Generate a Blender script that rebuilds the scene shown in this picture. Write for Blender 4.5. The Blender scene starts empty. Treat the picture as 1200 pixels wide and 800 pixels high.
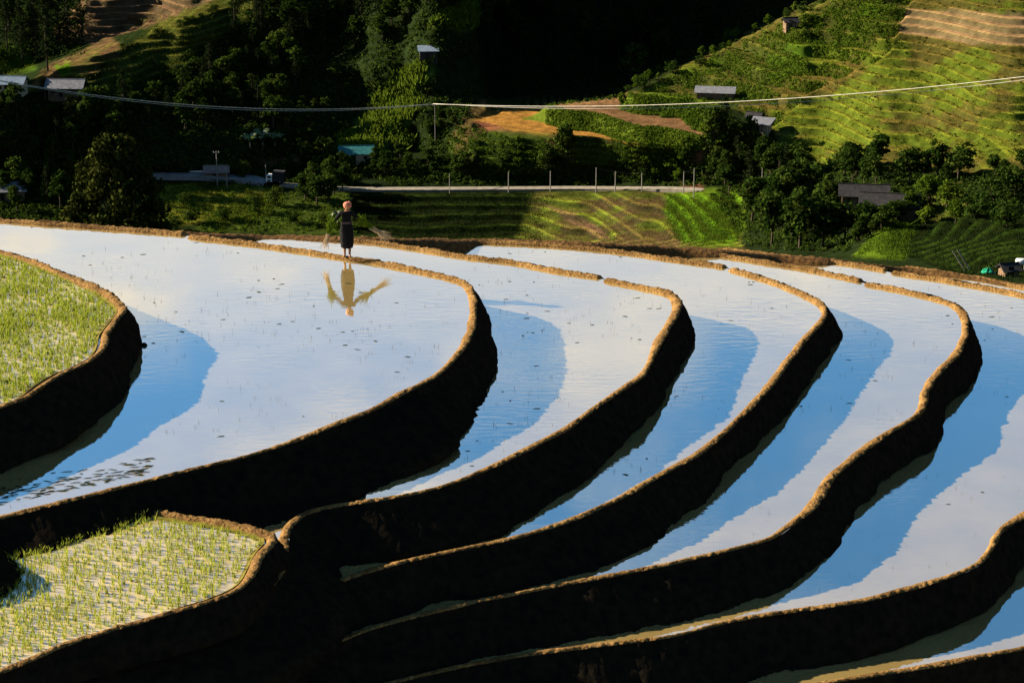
import bpy, bmesh, math, random
import numpy as np
from mathutils import Vector, Matrix

random.seed(7); rng = np.random.default_rng(7)
scene = bpy.context.scene
C = scene.collection

# ------------------------------------------------------------------ camera, world, sun, exposure
FPX, CAMH, PITCH = 2800.0, 18.6, math.radians(18.0)      # focal length in photo pixels (1200 wide), height over the main paddy
cam_d = bpy.data.cameras.new('camera'); cam = bpy.data.objects.new('camera', cam_d); C.objects.link(cam)
cam_d.sensor_width = 36.0; cam_d.lens = FPX / 1200.0 * 36.0; cam_d.clip_end = 3000; cam_d.clip_start = 1
cam.location = (0, 0, CAMH); cam.rotation_euler = (math.pi / 2 - PITCH, 0, 0)
scene.camera = cam

SUN_EL, SUN_AZ = math.radians(22.8), math.radians(285.0)
S = Vector((math.cos(SUN_EL) * math.sin(SUN_AZ), math.cos(SUN_EL) * math.cos(SUN_AZ), math.sin(SUN_EL)))
world = bpy.data.worlds.new('World'); scene.world = world; world.use_nodes = True
wn = world.node_tree; bg = wn.nodes['Background']
sky = wn.nodes.new('ShaderNodeTexSky'); sky.sky_type = 'NISHITA'; sky.sun_disc = False
sky.air_density = 0.5; sky.ozone_density = 3.0; sky.dust_density = 0.3; sky.sun_elevation = SUN_EL; sky.sun_rotation = SUN_AZ
def N(nt, t, **kw):
    n = nt.nodes.new(t)
    for k, v in kw.items(): setattr(n, k, v)
    return n
tc = N(wn, 'ShaderNodeTexCoord'); sep = N(wn, 'ShaderNodeSeparateXYZ'); wn.links.new(tc.outputs['Generated'], sep.inputs[0])
zz = N(wn, 'ShaderNodeMath', operation='ADD'); wn.links.new(sep.outputs[2], zz.inputs[0]); zz.inputs[1].default_value = 0.12
dx = N(wn, 'ShaderNodeMath', operation='DIVIDE'); wn.links.new(sep.outputs[0], dx.inputs[0]); wn.links.new(zz.outputs[0], dx.inputs[1])
dy = N(wn, 'ShaderNodeMath', operation='DIVIDE'); wn.links.new(sep.outputs[1], dy.inputs[0]); wn.links.new(zz.outputs[0], dy.inputs[1])
cmb = N(wn, 'ShaderNodeCombineXYZ'); wn.links.new(dx.outputs[0], cmb.inputs[0]); wn.links.new(dy.outputs[0], cmb.inputs[1])
cn = N(wn, 'ShaderNodeTexNoise'); cn.inputs['Scale'].default_value = 3.6; cn.inputs['Detail'].default_value = 5; cn.inputs['Roughness'].default_value = 0.55
wn.links.new(cmb.outputs[0], cn.inputs['Vector'])
cr = N(wn, 'ShaderNodeMapRange'); cr.inputs[1].default_value = 0.49; cr.inputs[2].default_value = 0.71
wn.links.new(cn.outputs[0], cr.inputs[0])
hz = N(wn, 'ShaderNodeMapRange'); hz.inputs[1].default_value = 0.315; hz.inputs[2].default_value = 0.268     # cloud bank all round the horizon
wn.links.new(sep.outputs[2], hz.inputs[0])
hm = N(wn, 'ShaderNodeMath', operation='MULTIPLY_ADD'); wn.links.new(hz.outputs[0], hm.inputs[0]); hm.inputs[1].default_value = 0.8
lo = N(wn, 'ShaderNodeMapRange'); lo.inputs[1].default_value = 0.62; lo.inputs[2].default_value = 0.40; wn.links.new(sep.outputs[2], lo.inputs[0])   # clouds lie low, the zenith is clear
lm = N(wn, 'ShaderNodeMath', operation='MULTIPLY'); wn.links.new(cr.outputs[0], lm.inputs[0]); wn.links.new(lo.outputs[0], lm.inputs[1]); wn.links.new(lm.outputs[0], hm.inputs[2])
hc = N(wn, 'ShaderNodeMath', operation='MULTIPLY', use_clamp=True); wn.links.new(hm.outputs[0], hc.inputs[0]); hc.inputs[1].default_value = 0.8
cmix = N(wn, 'ShaderNodeMix', data_type='RGBA'); wn.links.new(hc.outputs[0], cmix.inputs[0])
hs = N(wn, 'ShaderNodeHueSaturation'); hs.inputs['Hue'].default_value = 0.480; hs.inputs['Saturation'].default_value = 1.12; wn.links.new(sky.outputs[0], hs.inputs['Color']); wn.links.new(hs.outputs[0], cmix.inputs[6]); cmix.inputs[7].default_value = (2.95, 3.0, 2.85, 1)
wn.links.new(cmix.outputs[2], bg.inputs[0]); bg.inputs[1].default_value = 0.05

sun_d = bpy.data.lights.new('sun', 'SUN'); sun_d.energy = 5.0; sun_d.angle = math.radians(0.5); sun_d.color = (1.0, 0.86, 0.66)
sun = bpy.data.objects.new('sun', sun_d); C.objects.link(sun); sun.location = (-60, 20, 60)
sun.rotation_euler = S.to_track_quat('Z', 'Y').to_euler()
vs = scene.view_settings; vs.view_transform = 'Standard'; vs.look = 'None'; vs.gamma = 1.0; vs.exposure = 2.3

# ------------------------------------------------------------------ helpers
cp, sp = math.cos(PITCH), math.sin(PITCH)
def ray(u, v):
    a = (np.asarray(u, float) - 600) / FPX; b = -(np.asarray(v, float) - 400) / FPX
    return a, cp + b * sp, -sp + b * cp
def on_z(u, v, z):                                       # a point of the photograph at a known height
    dx, dy, dz = ray(u, v); t = (z - CAMH) / dz
    return np.stack([dx * t, dy * t, np.broadcast_to(z, np.shape(t)) + 0 * t], -1)
def on_y(u, v, Y):                                       # ... at a known distance
    dx, dy, dz = ray(u, v); t = Y / dy
    return np.stack([dx * t, dy * t, CAMH + dz * t], -1)

def _h(ix, iy, iz, s):
    n = (ix * 374761393 + iy * 668265263 + iz * 2147483647 + s * 974711) & 0xFFFFFFFF
    n = ((n ^ (n >> 13)) * 1274126177) & 0xFFFFFFFF
    return ((n ^ (n >> 16)) & 0xFFFF) / 32767.5 - 1.0
def noise(p, scale=1.0, octv=3, s=0):
    p = np.asarray(p, float) * scale; out = np.zeros(p.shape[:-1]); amp = 1.0
    for o in range(octv):
        q = p * (2 ** o) + 17.3 * o; i = np.floor(q).astype(np.int64); f = q - i; f = f * f * (3 - 2 * f)
        acc = 0
        for a in (0, 1):
            for b in (0, 1):
                for c in (0, 1):
                    w = (f[..., 0] if a else 1 - f[..., 0]) * (f[..., 1] if b else 1 - f[..., 1]) * (f[..., 2] if c else 1 - f[..., 2])
                    acc = acc + w * _h(i[..., 0] + a, i[..., 1] + b, i[..., 2] + c, s + o)
        out += amp * acc; amp *= 0.5
    return out
def sstep(a, b, x):
    t = np.clip((x - a) / (b - a), 0, 1); return t * t * (3 - 2 * t)

def mk(name, V, F, mat, parent=None, smooth=False, cols=None, link=True):
    """one mesh object from a vertex array and one or more face arrays"""
    me = bpy.data.meshes.new(name); V = np.ascontiguousarray(V, np.float32)
    Fs = [np.asarray(f, np.int32) for f in (F if isinstance(F, (list, tuple)) else [F]) if len(f)]
    me.vertices.add(len(V)); me.vertices.foreach_set('co', V.ravel())
    nl = sum(f.size for f in Fs); me.loops.add(nl); me.loops.foreach_set('vertex_index', np.concatenate([f.ravel() for f in Fs]))
    st, tot, k = [], [], 0
    for f in Fs:
        n, c = f.shape; st.append(k + np.arange(n) * c); tot.append(np.full(n, c)); k += n * c
    st = np.concatenate(st).astype(np.int32); tot = np.concatenate(tot).astype(np.int32)
    me.polygons.add(len(st)); me.polygons.foreach_set('loop_start', st); me.polygons.foreach_set('loop_total', tot)
    me.polygons.foreach_set('use_smooth', np.full(len(st), smooth))
    if cols is not None:
        at = me.color_attributes.new('col', 'FLOAT_COLOR', 'POINT')
        at.data.foreach_set('color', np.concatenate([cols, np.ones((len(cols), 1))], 1).astype(np.float32).ravel())
    me.update(calc_edges=True); me.validate()
    if mat is not None: me.materials.append(mat)
    if not link: return me
    o = bpy.data.objects.new(name, me); C.objects.link(o)
    if parent is not None: o.parent = parent
    return o
def tag(o, label=None, cat=None, group=None, kind=None):
    for k, v in (('label', label), ('category', cat), ('group', group), ('kind', kind)):
        if v: o[k] = v
    return o
def thing(name, label, cat, loc=(0, 0, 0), rz=0.0, group=None, scale=1.0):
    o = bpy.data.objects.new(name, None); C.objects.link(o); o.empty_display_size = 0.2
    o.location = loc; o.rotation_euler = (0, 0, rz); o.scale = (scale,) * 3
    return tag(o, label, cat, group)
def link_mesh(name, me, parent):
    o = bpy.data.objects.new(name, me); C.objects.link(o); o.parent = parent; return o

class MB:
    def __init__(s): s.V = []; s.Q = []; s.T = []
    def add(s, V, Q=(), T=()):
        k = len(s.V); s.V += [tuple(map(float, v)) for v in V]; s.Q += [[i + k for i in q] for q in Q]; s.T += [[i + k for i in t] for t in T]; return s
    def box(s, c, d, rz=0, M=None):
        x, y, z = [k / 2 for k in d]; cs, sn = math.cos(rz), math.sin(rz); V = []
        for a, b, e in ((-1,-1,-1),(1,-1,-1),(1,1,-1),(-1,1,-1),(-1,-1,1),(1,-1,1),(1,1,1),(-1,1,1)):
            px, py = a * x, b * y
            V.append((c[0] + px * cs - py * sn, c[1] + px * sn + py * cs, c[2] + e * z))
        return s.add(V, [(0,3,2,1),(4,5,6,7),(0,1,5,4),(1,2,6,5),(2,3,7,6),(3,0,4,7)])
    def tube(s, pts, r, n=8, cap=True):
        pts = [Vector(p) for p in pts]; rs = r if hasattr(r, '__len__') else [r] * len(pts); V = []; Q = []
        for i, p in enumerate(pts):
            t = (pts[min(i + 1, len(pts) - 1)] - pts[max(i - 1, 0)]).normalized()
            a = t.orthogonal().normalized() if i == 0 else (pa - t * pa.dot(t)).normalized()
            pa = a; b = t.cross(a)
            for k in range(n):
                g = 2 * math.pi * k / n; V.append(p + (a * math.cos(g) + b * math.sin(g)) * rs[i])
        for i in range(len(pts) - 1):
            for k in range(n): Q.append((i*n+k, i*n+(k+1)%n, (i+1)*n+(k+1)%n, (i+1)*n+k))
        T = []
        if cap:
            V += [pts[0], pts[-1]]; m = len(V) - 2; e = (len(pts) - 1) * n
            for k in range(n): T += [(m, (k+1)%n, k), (m + 1, e + k, e + (k+1)%n)]
        return s.add(V, Q, T)
    def slab(s, quad, th):                               # four corner points given a thickness downwards
        q = [Vector(p) for p in quad]; nrm = (q[1] - q[0]).cross(q[3] - q[0]).normalized()
        if nrm.z < 0: nrm = -nrm
        return s.add([*q, *[p - nrm * th for p in q]], [(0,1,2,3),(7,6,5,4),(0,4,5,1),(1,5,6,2),(2,6,7,3),(3,7,4,0)])
    def build(s, name, mat, parent=None, smooth=False):
        o = mk(name, np.array(s.V), [np.array(s.Q).reshape(-1, 4), np.array(s.T).reshape(-1, 3)], mat, parent, smooth)
        bm = bmesh.new(); bm.from_mesh(o.data); bmesh.ops.recalc_face_normals(bm, faces=bm.faces); bm.to_mesh(o.data); bm.free()
        return o

# ------------------------------------------------------------------ materials
def newmat(name):
    m = bpy.data.materials.new(name); m.use_nodes = True; nt = m.node_tree; nt.nodes.clear()
    out = N(nt, 'ShaderNodeOutputMaterial'); return m, nt, out
def ramp(nt, fac, stops):
    r = N(nt, 'ShaderNodeValToRGB'); nt.links.new(fac, r.inputs[0]); e = r.color_ramp.elements
    while len(e) < len(stops): e.new(0.5)
    for k, (p, c) in enumerate(stops): e[k].position = p; e[k].color = (*c, 1)
    return r
def mat_plain(name, c1, c2, scale=8, rough=0.9, bump=0.0, spec=0.1, metal=0.0, damp=False):
    c1 = tuple(x * 0.71 for x in c1); c2 = tuple(x * 0.71 for x in c2)
    m, nt, out = newmat(name); b = N(nt, 'ShaderNodeBsdfPrincipled'); b.inputs['Roughness'].default_value = rough
    b.inputs['Specular IOR Level'].default_value = spec; b.inputs['Metallic'].default_value = metal
    g = N(nt, 'ShaderNodeNewGeometry'); n = N(nt, 'ShaderNodeTexNoise'); n.inputs['Scale'].default_value = scale; n.inputs['Detail'].default_value = 6
    t = N(nt, 'ShaderNodeTexCoord'); nt.links.new(t.outputs['Object'], n.inputs['Vector'])
    r = ramp(nt, n.outputs[0], [(0.32, c1), (0.68, c2)]); nt.links.new(r.outputs[0], b.inputs['Base Color'])
    if damp:
        n2 = N(nt, 'ShaderNodeTexNoise'); n2.inputs['Scale'].default_value = 1.1; n2.inputs['Detail'].default_value = 7; n2.inputs['Roughness'].default_value = 0.7; nt.links.new(t.outputs['Object'], n2.inputs['Vector'])
        r2 = ramp(nt, n2.outputs[0], [(0.34, (0.38, 0.34, 0.30)), (0.5, (0.9, 0.88, 0.85)), (0.68, (1.3, 1.3, 1.35))]); mxx = N(nt, 'ShaderNodeMix', data_type='RGBA', blend_type='MULTIPLY'); mxx.inputs[0].default_value = 1
        nt.links.new(r.outputs[0], mxx.inputs[6]); nt.links.new(r2.outputs[0], mxx.inputs[7]); nt.links.new(mxx.outputs[2], b.inputs['Base Color'])
    if bump:
        bp = N(nt, 'ShaderNodeBump'); bp.inputs['Strength'].default_value = bump; bp.inputs['Distance'].default_value = 0.05
        nt.links.new(n.outputs[0], bp.inputs['Height']); nt.links.new(bp.outputs[0], b.inputs['Normal'])
    nt.links.new(b.outputs[0], out.inputs[0]); return m
LEAFK = 0.50
def mat_leaf(name, stops, trans=0.3, gloss=0.0, rough=0.45, tint=None):
    """leaves: colour differs from leaf to leaf and from plant to plant"""
    stops = [(p, tuple(x * LEAFK for x in c)) for p, c in stops]
    m, nt, out = newmat(name); g = N(nt, 'ShaderNodeNewGeometry'); oi = N(nt, 'ShaderNodeObjectInfo')
    ad = N(nt, 'ShaderNodeMath', operation='MULTIPLY_ADD'); nt.links.new(g.outputs['Random Per Island'], ad.inputs[0]); ad.inputs[1].default_value = 0.62
    md = N(nt, 'ShaderNodeMath', operation='MULTIPLY'); nt.links.new(oi.outputs['Random'], md.inputs[0]); md.inputs[1].default_value = 0.38
    nt.links.new(md.outputs[0], ad.inputs[2])
    r = ramp(nt, ad.outputs[0], stops)
    d = N(nt, 'ShaderNodeBsdfDiffuse'); tr = N(nt, 'ShaderNodeBsdfTranslucent'); mx = N(nt, 'ShaderNodeMixShader'); mx.inputs[0].default_value = trans
    nt.links.new(r.outputs[0], d.inputs[0]); nt.links.new(r.outputs[0], tr.inputs[0])
    nt.links.new(d.outputs[0], mx.inputs[1]); nt.links.new(tr.outputs[0], mx.inputs[2]); last = mx
    if gloss:
        gl = N(nt, 'ShaderNodeBsdfGlossy'); gl.inputs['Roughness'].default_value = rough; gl.inputs[0].default_value = (0.8, 0.8, 0.7, 1)
        m2 = N(nt, 'ShaderNodeMixShader'); m2.inputs[0].default_value = gloss
        nt.links.new(mx.outputs[0], m2.inputs[1]); nt.links.new(gl.outputs[0], m2.inputs[2]); last = m2
    nt.links.new(last.outputs[0], out.inputs[0]); return m
def mat_attr(name, nscale=0.6):
    m, nt, out = newmat(name); a = N(nt, 'ShaderNodeAttribute'); a.attribute_name = 'col'
    t = N(nt, 'ShaderNodeTexCoord'); n = N(nt, 'ShaderNodeTexNoise'); n.inputs['Scale'].default_value = nscale; n.inputs['Detail'].default_value = 8; n.inputs['Roughness'].default_value = 0.7
    nt.links.new(t.outputs['Object'], n.inputs['Vector'])
    r = ramp(nt, n.outputs[0], [(0.3, (0.45, 0.45, 0.45)), (0.7, (1.5, 1.5, 1.5))])
    mx = N(nt, 'ShaderNodeMix', data_type='RGBA', blend_type='MULTIPLY'); mx.inputs[0].default_value = 1
    nt.links.new(a.outputs['Color'], mx.inputs[6]); nt.links.new(r.outputs[0], mx.inputs[7])
    d = N(nt, 'ShaderNodeBsdfDiffuse'); nt.links.new(mx.outputs[2], d.inputs[0])
    bp = N(nt, 'ShaderNodeBump'); bp.inputs['Strength'].default_value = 0.7; bp.inputs['Distance'].default_value = 0.5
    nt.links.new(n.outputs[0], bp.inputs['Height']); nt.links.new(bp.outputs[0], d.inputs['Normal'])
    nt.links.new(d.outputs[0], out.inputs[0]); return m
def mat_water(name, mud, refl):
    """still, silty water: a mirror surface over suspended mud that the sun lights"""
    m, nt, out = newmat(name); t = N(nt, 'ShaderNodeTexCoord')
    d = N(nt, 'ShaderNodeBsdfDiffuse'); gl = N(nt, 'ShaderNodeBsdfGlossy'); gl.inputs['Roughness'].default_value = 0.015; gl.inputs[0].default_value = (1, 1, 1, 1)
    n1 = N(nt, 'ShaderNodeTexNoise'); n1.inputs['Scale'].default_value = 0.55; n1.inputs['Detail'].default_value = 5; n1.inputs['Roughness'].default_value = 0.6
    nt.links.new(t.outputs['Object'], n1.inputs['Vector'])
    r = ramp(nt, n1.outputs[0], [(0.25, tuple(c * 0.82 for c in mud)), (0.75, tuple(min(1, c * 1.15) for c in mud))]); nt.links.new(r.outputs[0], d.inputs[0])
    mp = N(nt, 'ShaderNodeMapping'); mp.inputs['Scale'].default_value = (0.9, 2.6, 1); nt.links.new(t.outputs['Object'], mp.inputs[0])
    n2 = N(nt, 'ShaderNodeTexNoise'); n2.inputs['Scale'].default_value = 2.2; n2.inputs['Detail'].default_value = 3; nt.links.new(mp.outputs[0], n2.inputs['Vector'])
    n3 = N(nt, 'ShaderNodeTexNoise'); n3.inputs['Scale'].default_value = 0.35; n3.inputs['Detail'].default_value = 2; nt.links.new(t.outputs['Object'], n3.inputs['Vector'])
    mr = N(nt, 'ShaderNodeMapRange'); mr.inputs[1].default_value = 0.45; mr.inputs[2].default_value = 0.75; nt.links.new(n3.outputs[0], mr.inputs[0])
    ms = N(nt, 'ShaderNodeMath', operation='MULTIPLY_ADD'); nt.links.new(mr.outputs[0], ms.inputs[0]); ms.inputs[1].default_value = 0.05; ms.inputs[2].default_value = 0.012
    bp = N(nt, 'ShaderNodeBump'); bp.inputs['Distance'].default_value = 0.06; nt.links.new(ms.outputs[0], bp.inputs['Strength']); nt.links.new(n2.outputs[0], bp.inputs['Height'])
    nt.links.new(bp.outputs[0], gl.inputs['Normal'])
    fr = N(nt, 'ShaderNodeFresnel'); fr.inputs[0].default_value = 1.33
    fm = N(nt, 'ShaderNodeMath', operation='MULTIPLY_ADD', use_clamp=True); nt.links.new(fr.outputs[0], fm.inputs[0]); fm.inputs[1].default_value = 1.0; fm.inputs[2].default_value = refl
    mx = N(nt, 'ShaderNodeMixShader'); nt.links.new(fm.outputs[0], mx.inputs[0]); nt.links.new(d.outputs[0], mx.inputs[1]); nt.links.new(gl.outputs[0], mx.inputs[2])
    nt.links.new(mx.outputs[0], out.inputs[0]); return m

M = {}
M['water'] = mat_water('silty_water', (0.40, 0.285, 0.10), 0.60)
M['water_rice'] = mat_water('seedbed_water', (0.36, 0.27, 0.12), 0.22)
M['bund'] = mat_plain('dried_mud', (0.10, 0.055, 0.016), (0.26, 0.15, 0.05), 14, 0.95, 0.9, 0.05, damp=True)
M['wall'] = mat_plain('shade_black_earth', (0.006, 0.005, 0.004), (0.014, 0.011, 0.007), 5, 0.95, 0.6, 0.0)  # bund soil darkened to near black: shade of the unlit faces in the colour
M['terrain'] = mat_attr('hillside_ground', 0.35)
M['rice'] = mat_leaf('rice_leaf', [(0.0, (0.22, 0.33, 0.02)), (0.5, (0.42, 0.48, 0.05)), (1.0, (0.62, 0.60, 0.12))], 0.4)
M['sprig'] = mat_plain('dark_sprig', (0.015, 0.02, 0.008), (0.04, 0.045, 0.015), 30)
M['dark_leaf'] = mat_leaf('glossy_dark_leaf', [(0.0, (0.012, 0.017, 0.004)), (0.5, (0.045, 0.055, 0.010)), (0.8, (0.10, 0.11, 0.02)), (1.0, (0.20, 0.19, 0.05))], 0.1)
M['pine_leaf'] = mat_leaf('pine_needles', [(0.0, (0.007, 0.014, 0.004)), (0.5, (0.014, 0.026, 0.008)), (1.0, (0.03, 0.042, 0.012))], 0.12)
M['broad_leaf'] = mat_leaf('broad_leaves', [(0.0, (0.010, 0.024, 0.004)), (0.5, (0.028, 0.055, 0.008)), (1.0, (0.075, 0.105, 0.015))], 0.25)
M['lime_leaf'] = mat_leaf('lime_leaves', [(0.0, (0.03, 0.07, 0.006)), (0.5, (0.075, 0.13, 0.010)), (1.0, (0.15, 0.20, 0.02))], 0.35)
M['grass'] = mat_leaf('field_grass', [(0.0, (0.045, 0.07, 0.006)), (0.5, (0.095, 0.12, 0.010)), (1.0, (0.17, 0.16, 0.025))], 0.3)
M['banana'] = mat_leaf('banana_leaf', [(0.0, (0.04, 0.08, 0.012)), (1.0, (0.12, 0.17, 0.03))], 0.35, 0.06)
M['moss'] = mat_plain('yellow_algae', (0.07, 0.06, 0.006), (0.15, 0.125, 0.012), 12)
M['bark'] = mat_plain('bark', (0.03, 0.022, 0.014), (0.07, 0.05, 0.035), 6)
M['concrete'] = mat_plain('pale_concrete', (0.16, 0.15, 0.13), (0.24, 0.22, 0.19), 2)
M['road'] = mat_plain('dusty_road', (0.15, 0.13, 0.10), (0.25, 0.22, 0.175), 0.8)
M['asphalt'] = mat_plain('worn_asphalt', (0.14, 0.14, 0.15), (0.22, 0.22, 0.23), 0.6)
M['roof_grey'] = mat_plain('fibre_cement_roof', (0.10, 0.105, 0.12), (0.17, 0.175, 0.195), 1.2, 0.7)
M['roof_dark'] = mat_plain('weathered_dark_roof', (0.018, 0.017, 0.018), (0.038, 0.035, 0.036), 1.2, 0.8)
M['roof_blue'] = mat_plain('blue_metal_roof', (0.10, 0.14, 0.19), (0.16, 0.20, 0.26), 1.2, 0.5)
M['roof_teal'] = mat_plain('teal_metal_roof', (0.02, 0.10, 0.10), (0.04, 0.16, 0.16), 1.2, 0.5)
M['thatch'] = mat_plain('grey_thatch', (0.12, 0.09, 0.08), (0.22, 0.18, 0.16), 3)
M['wood'] = mat_plain('old_boards', (0.10, 0.06, 0.035), (0.20, 0.13, 0.08), 2)
M['plaster'] = mat_plain('cream_plaster', (0.30, 0.24, 0.15), (0.40, 0.32, 0.22), 2)
M['white'] = mat_plain('white_paint', (0.68, 0.68, 0.66), (0.8, 0.8, 0.78), 2)
M['glass'] = mat_plain('dark_opening', (0.006, 0.006, 0.008), (0.012, 0.012, 0.015), 2, 0.3, 0, 0.3)
M['wire'] = mat_plain('bare_cable', (0.42, 0.39, 0.32), (0.55, 0.52, 0.44), 1, 0.5)
M['tyre'] = mat_plain('rubber', (0.01, 0.01, 0.01), (0.02, 0.02, 0.02), 4)
M['tarp'] = mat_plain('green_net', (0.01, 0.20, 0.11), (0.02, 0.34, 0.20), 6)
M['bamboo'] = mat_plain('weathered_bamboo', (0.20, 0.17, 0.12), (0.32, 0.27, 0.19), 3)

# ------------------------------------------------------------------ the flooded terraces
def spline(pts, step=0.045):
    """Catmull-Rom through 3-D points, resampled evenly"""
    P = np.array(pts, float); Q = np.vstack([2 * P[0] - P[1], P, 2 * P[-1] - P[-2]]); out = []
    for i in range(1, len(Q) - 2):
        p0, p1, p2, p3 = Q[i-1:i+3]; n = max(4, int(np.linalg.norm(p2 - p1) / 0.05)); t = np.linspace(0, 1, n, endpoint=False)[:, None]
        out.append(0.5 * (2*p1 + (p2-p0)*t + (2*p0-5*p1+4*p2-p3)*t*t + (3*p1-p0-3*p2+p3)*t**3))
    A = np.vstack(out + [P[-1:]]); k = np.array([1, 2, 3, 4, 3, 2, 1.]); k /= k.sum(); B = A.copy()
    for c in range(A.shape[1]):
        B[:, c] = np.convolve(np.pad(A[:, c], 3, mode='edge'), k, 'valid')
    s = np.concatenate([[0], np.cumsum(np.linalg.norm(np.diff(B, axis=0), axis=1))]); t = np.arange(0, s[-1], step)
    return np.stack([np.interp(t, s, B[:, c]) for c in range(B.shape[1])], 1)

Z = {'t1': 0.92, 't2': 0.0, 'lr': -0.42, 't3': -0.92, 't4': -1.74, 't5': -2.45, 't6': -3.20, 't7': -4.05, 't8': -4.90}
RIMH = 0.09
RIM = {
 't1': [(-160,262),(-80,276),(0,293),(37,304),(65,316),(100,330),(125,342),(140,354),(144,363),(136,374),(126,388),(123,401),(115,413),(98,425),(70,438),(47,452),(27,466),(0,475),(-60,500),(-160,535)],
 't2': [(-160,246),(0,256),(87,262.5),(150,267),(217,272),(226,275),(300,284),(350,291),(407,300),(450,307),(500,317),(537,326),(550,335),(555,350),(555,370),(550,392),(535,415),(517,434),(495,448),(470,460),(435,479),(395,495),(347,514),(300,530),(240,545),(175,561),(92,582),(0,605),(-30,615),(-42,628),(-12,650),(-60,672),(-160,690)],
 'lr': [(150,590),(180,597),(215,603),(255,609),(290,616),(315,625),(320,633),(306,648),(297,666),(285,684),(255,700),(200,716),(140,734),(80,752),(40,769),(0,786),(-80,822),(-160,850)],
 't3': [(395,278),(440,282),(500,291),(550,299),(600,305),(650,314.5),(704,322.5),(711,326),(750,334),(780,341),(794,350),(792,366),(782,383),(772,402),(762,422),(752,438),(725,457),(695,478),(665,500),(632,517),(600,534),(562,552),(525,566),(490,576),(455,582),(415,588),(380,594),(352,603),(337,620),(333,642),(328,668),(308,694),(262,724),(200,743),(140,762),(60,792),(0,818),(-80,855)],
 't4': [(560,281),(640,285),(700,290),(750,296),(800,303),(850,310.5),(857,313.5),(900,326),(925,335),(950,347),(964,357),(966,369),(952,387),(927,417),(900,453),(872,483),(840,512),(815,532),(765,560),(720,585),(662,610),(600,629),(540,642),(480,655),(420,671),(370,692),(320,722),(260,756),(200,786),(100,832)],
 't5': [(790,290),(850,298),(900,306),(950,314),(1009,327),(1017,330.5),(1050,337),(1095,347),(1120,356),(1132,370),(1132,390),(1122,412),(1100,435),(1086,455),(1084,468),(1075,485),(1050,500),(1020,520),(987,546),(972,560),(962,580),(947,597),(922,617),(900,630),(850,644),(805,654),(775,661),(702,675),(640,687),(560,703),(480,722),(420,740),(360,766),(300,796),(220,836)],
 't6': [(840,290),(900,296),(980,305),(1038,314.5),(1046,317),(1100,325),(1150,334),(1200,344),(1260,360),(1310,388),(1335,430),(1320,500),(1265,560),(1200,602),(1172,621),(1164,637),(1150,655),(1130,667),(1090,681),(1050,692),(1000,704),(930,714),(900,718),(860,725),(790,743),(720,752),(640,762),(560,775),(480,793),(420,810),(340,845)],
 't7': [(1060,311),(1130,321),(1200,334.5),(1290,352),(1390,390),(1440,450),(1440,560),(1370,660),(1290,730),(1200,757),(1175,762),(1125,772),(1075,781),(1000,793),(940,803),(860,815),(760,832),(660,850)],
}
GAPS = {'t2': (221.5, 273), 't3': (707.5, 324), 't4': (853.5, 312), 't5': (1013, 328.5), 't6': (1042, 315.8)}
LABEL = {
 't1': 'curved mud bund round the upper paddy thick with green seedlings',
 't2': 'golden mud bund that the farmer stands on, curving round the widest flooded paddy',
 'lr': 'ragged mud bund with a cross bank around the low corner seedbed of sparse rice',
 't3': 'mud bund of the first terrace below the one the farmer stands on',
 't4': 'mud bund of the second terrace below the one the farmer stands on',
 't5': 'wavy mud bund of the third terrace below the one the farmer stands on',
 't6': 'mud bund of the fourth terrace below the one the farmer stands on',
 't7': 'mud bund of the lowest visible terrace, fifth below the one the farmer stands on'}

def sweep(path, prof, amp, gap=None, seed=0, offs=None):
    """profile rows (outward, up) along a path; returns a vertex grid"""
    t = np.gradient(path[:, :2], axis=0); t /= np.linalg.norm(t, axis=1)[:, None] + 1e-9
    k = np.ones(9) / 9
    for c in (0, 1): t[:, c] = np.convolve(np.pad(t[:, c], 4, mode='edge'), k, 'valid')
    n = np.stack([-t[:, 1], t[:, 0]], 1); n /= np.linalg.norm(n, axis=1)[:, None] + 1e-9
    prof = np.array(prof); G = np.zeros((len(path), len(prof), 3)); off = prof[None, :, 0:1] if offs is None else offs[..., None]
    wv = 1 + .32 * noise(np.stack([path[:, 0], path[:, 1], 0 * path[:, 0] + seed], 1), .55, 3, 31)[:, None, None] * (np.abs(prof[:, 0]) < .45)[None, :, None]
    G[..., :2] = path[:, None, :2] + n[:, None] * off * wv; G[..., 2] = path[:, None, 2] + prof[None, :, 1]
    if gap is not None:
        d = np.linalg.norm(path[:, :2] - np.array(gap)[None, :2], axis=1); f = sstep(0.10, 0.20, d)[:, None]
        h = np.maximum(prof[None, :, 1], -0.06); low = np.minimum(prof[None, :, 1], -0.03)
        G[..., 2] = path[:, None, 2] + np.where(prof[None, :, 1] > -0.06, low * (1 - f) + prof[None, :, 1] * f, prof[None, :, 1])
    d1 = noise(G, 1.6, 2, seed); d2 = noise(G, 11.0, 2, seed + 5)
    w = np.array(amp)[None, :]
    G[..., 2] += (d1 * 0.010 + d2 * 0.020) * w
    G[..., :2] += n[:, None] * ((d1 * 0.03 + d2 * 0.022) * w)[..., None]
    return G
def grid_faces(a, b):
    i = np.arange(a - 1)[:, None] * b + np.arange(b - 1)[None]; i = i.ravel()
    return np.stack([i, i + b, i + b + 1, i + 1], 1)

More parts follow.
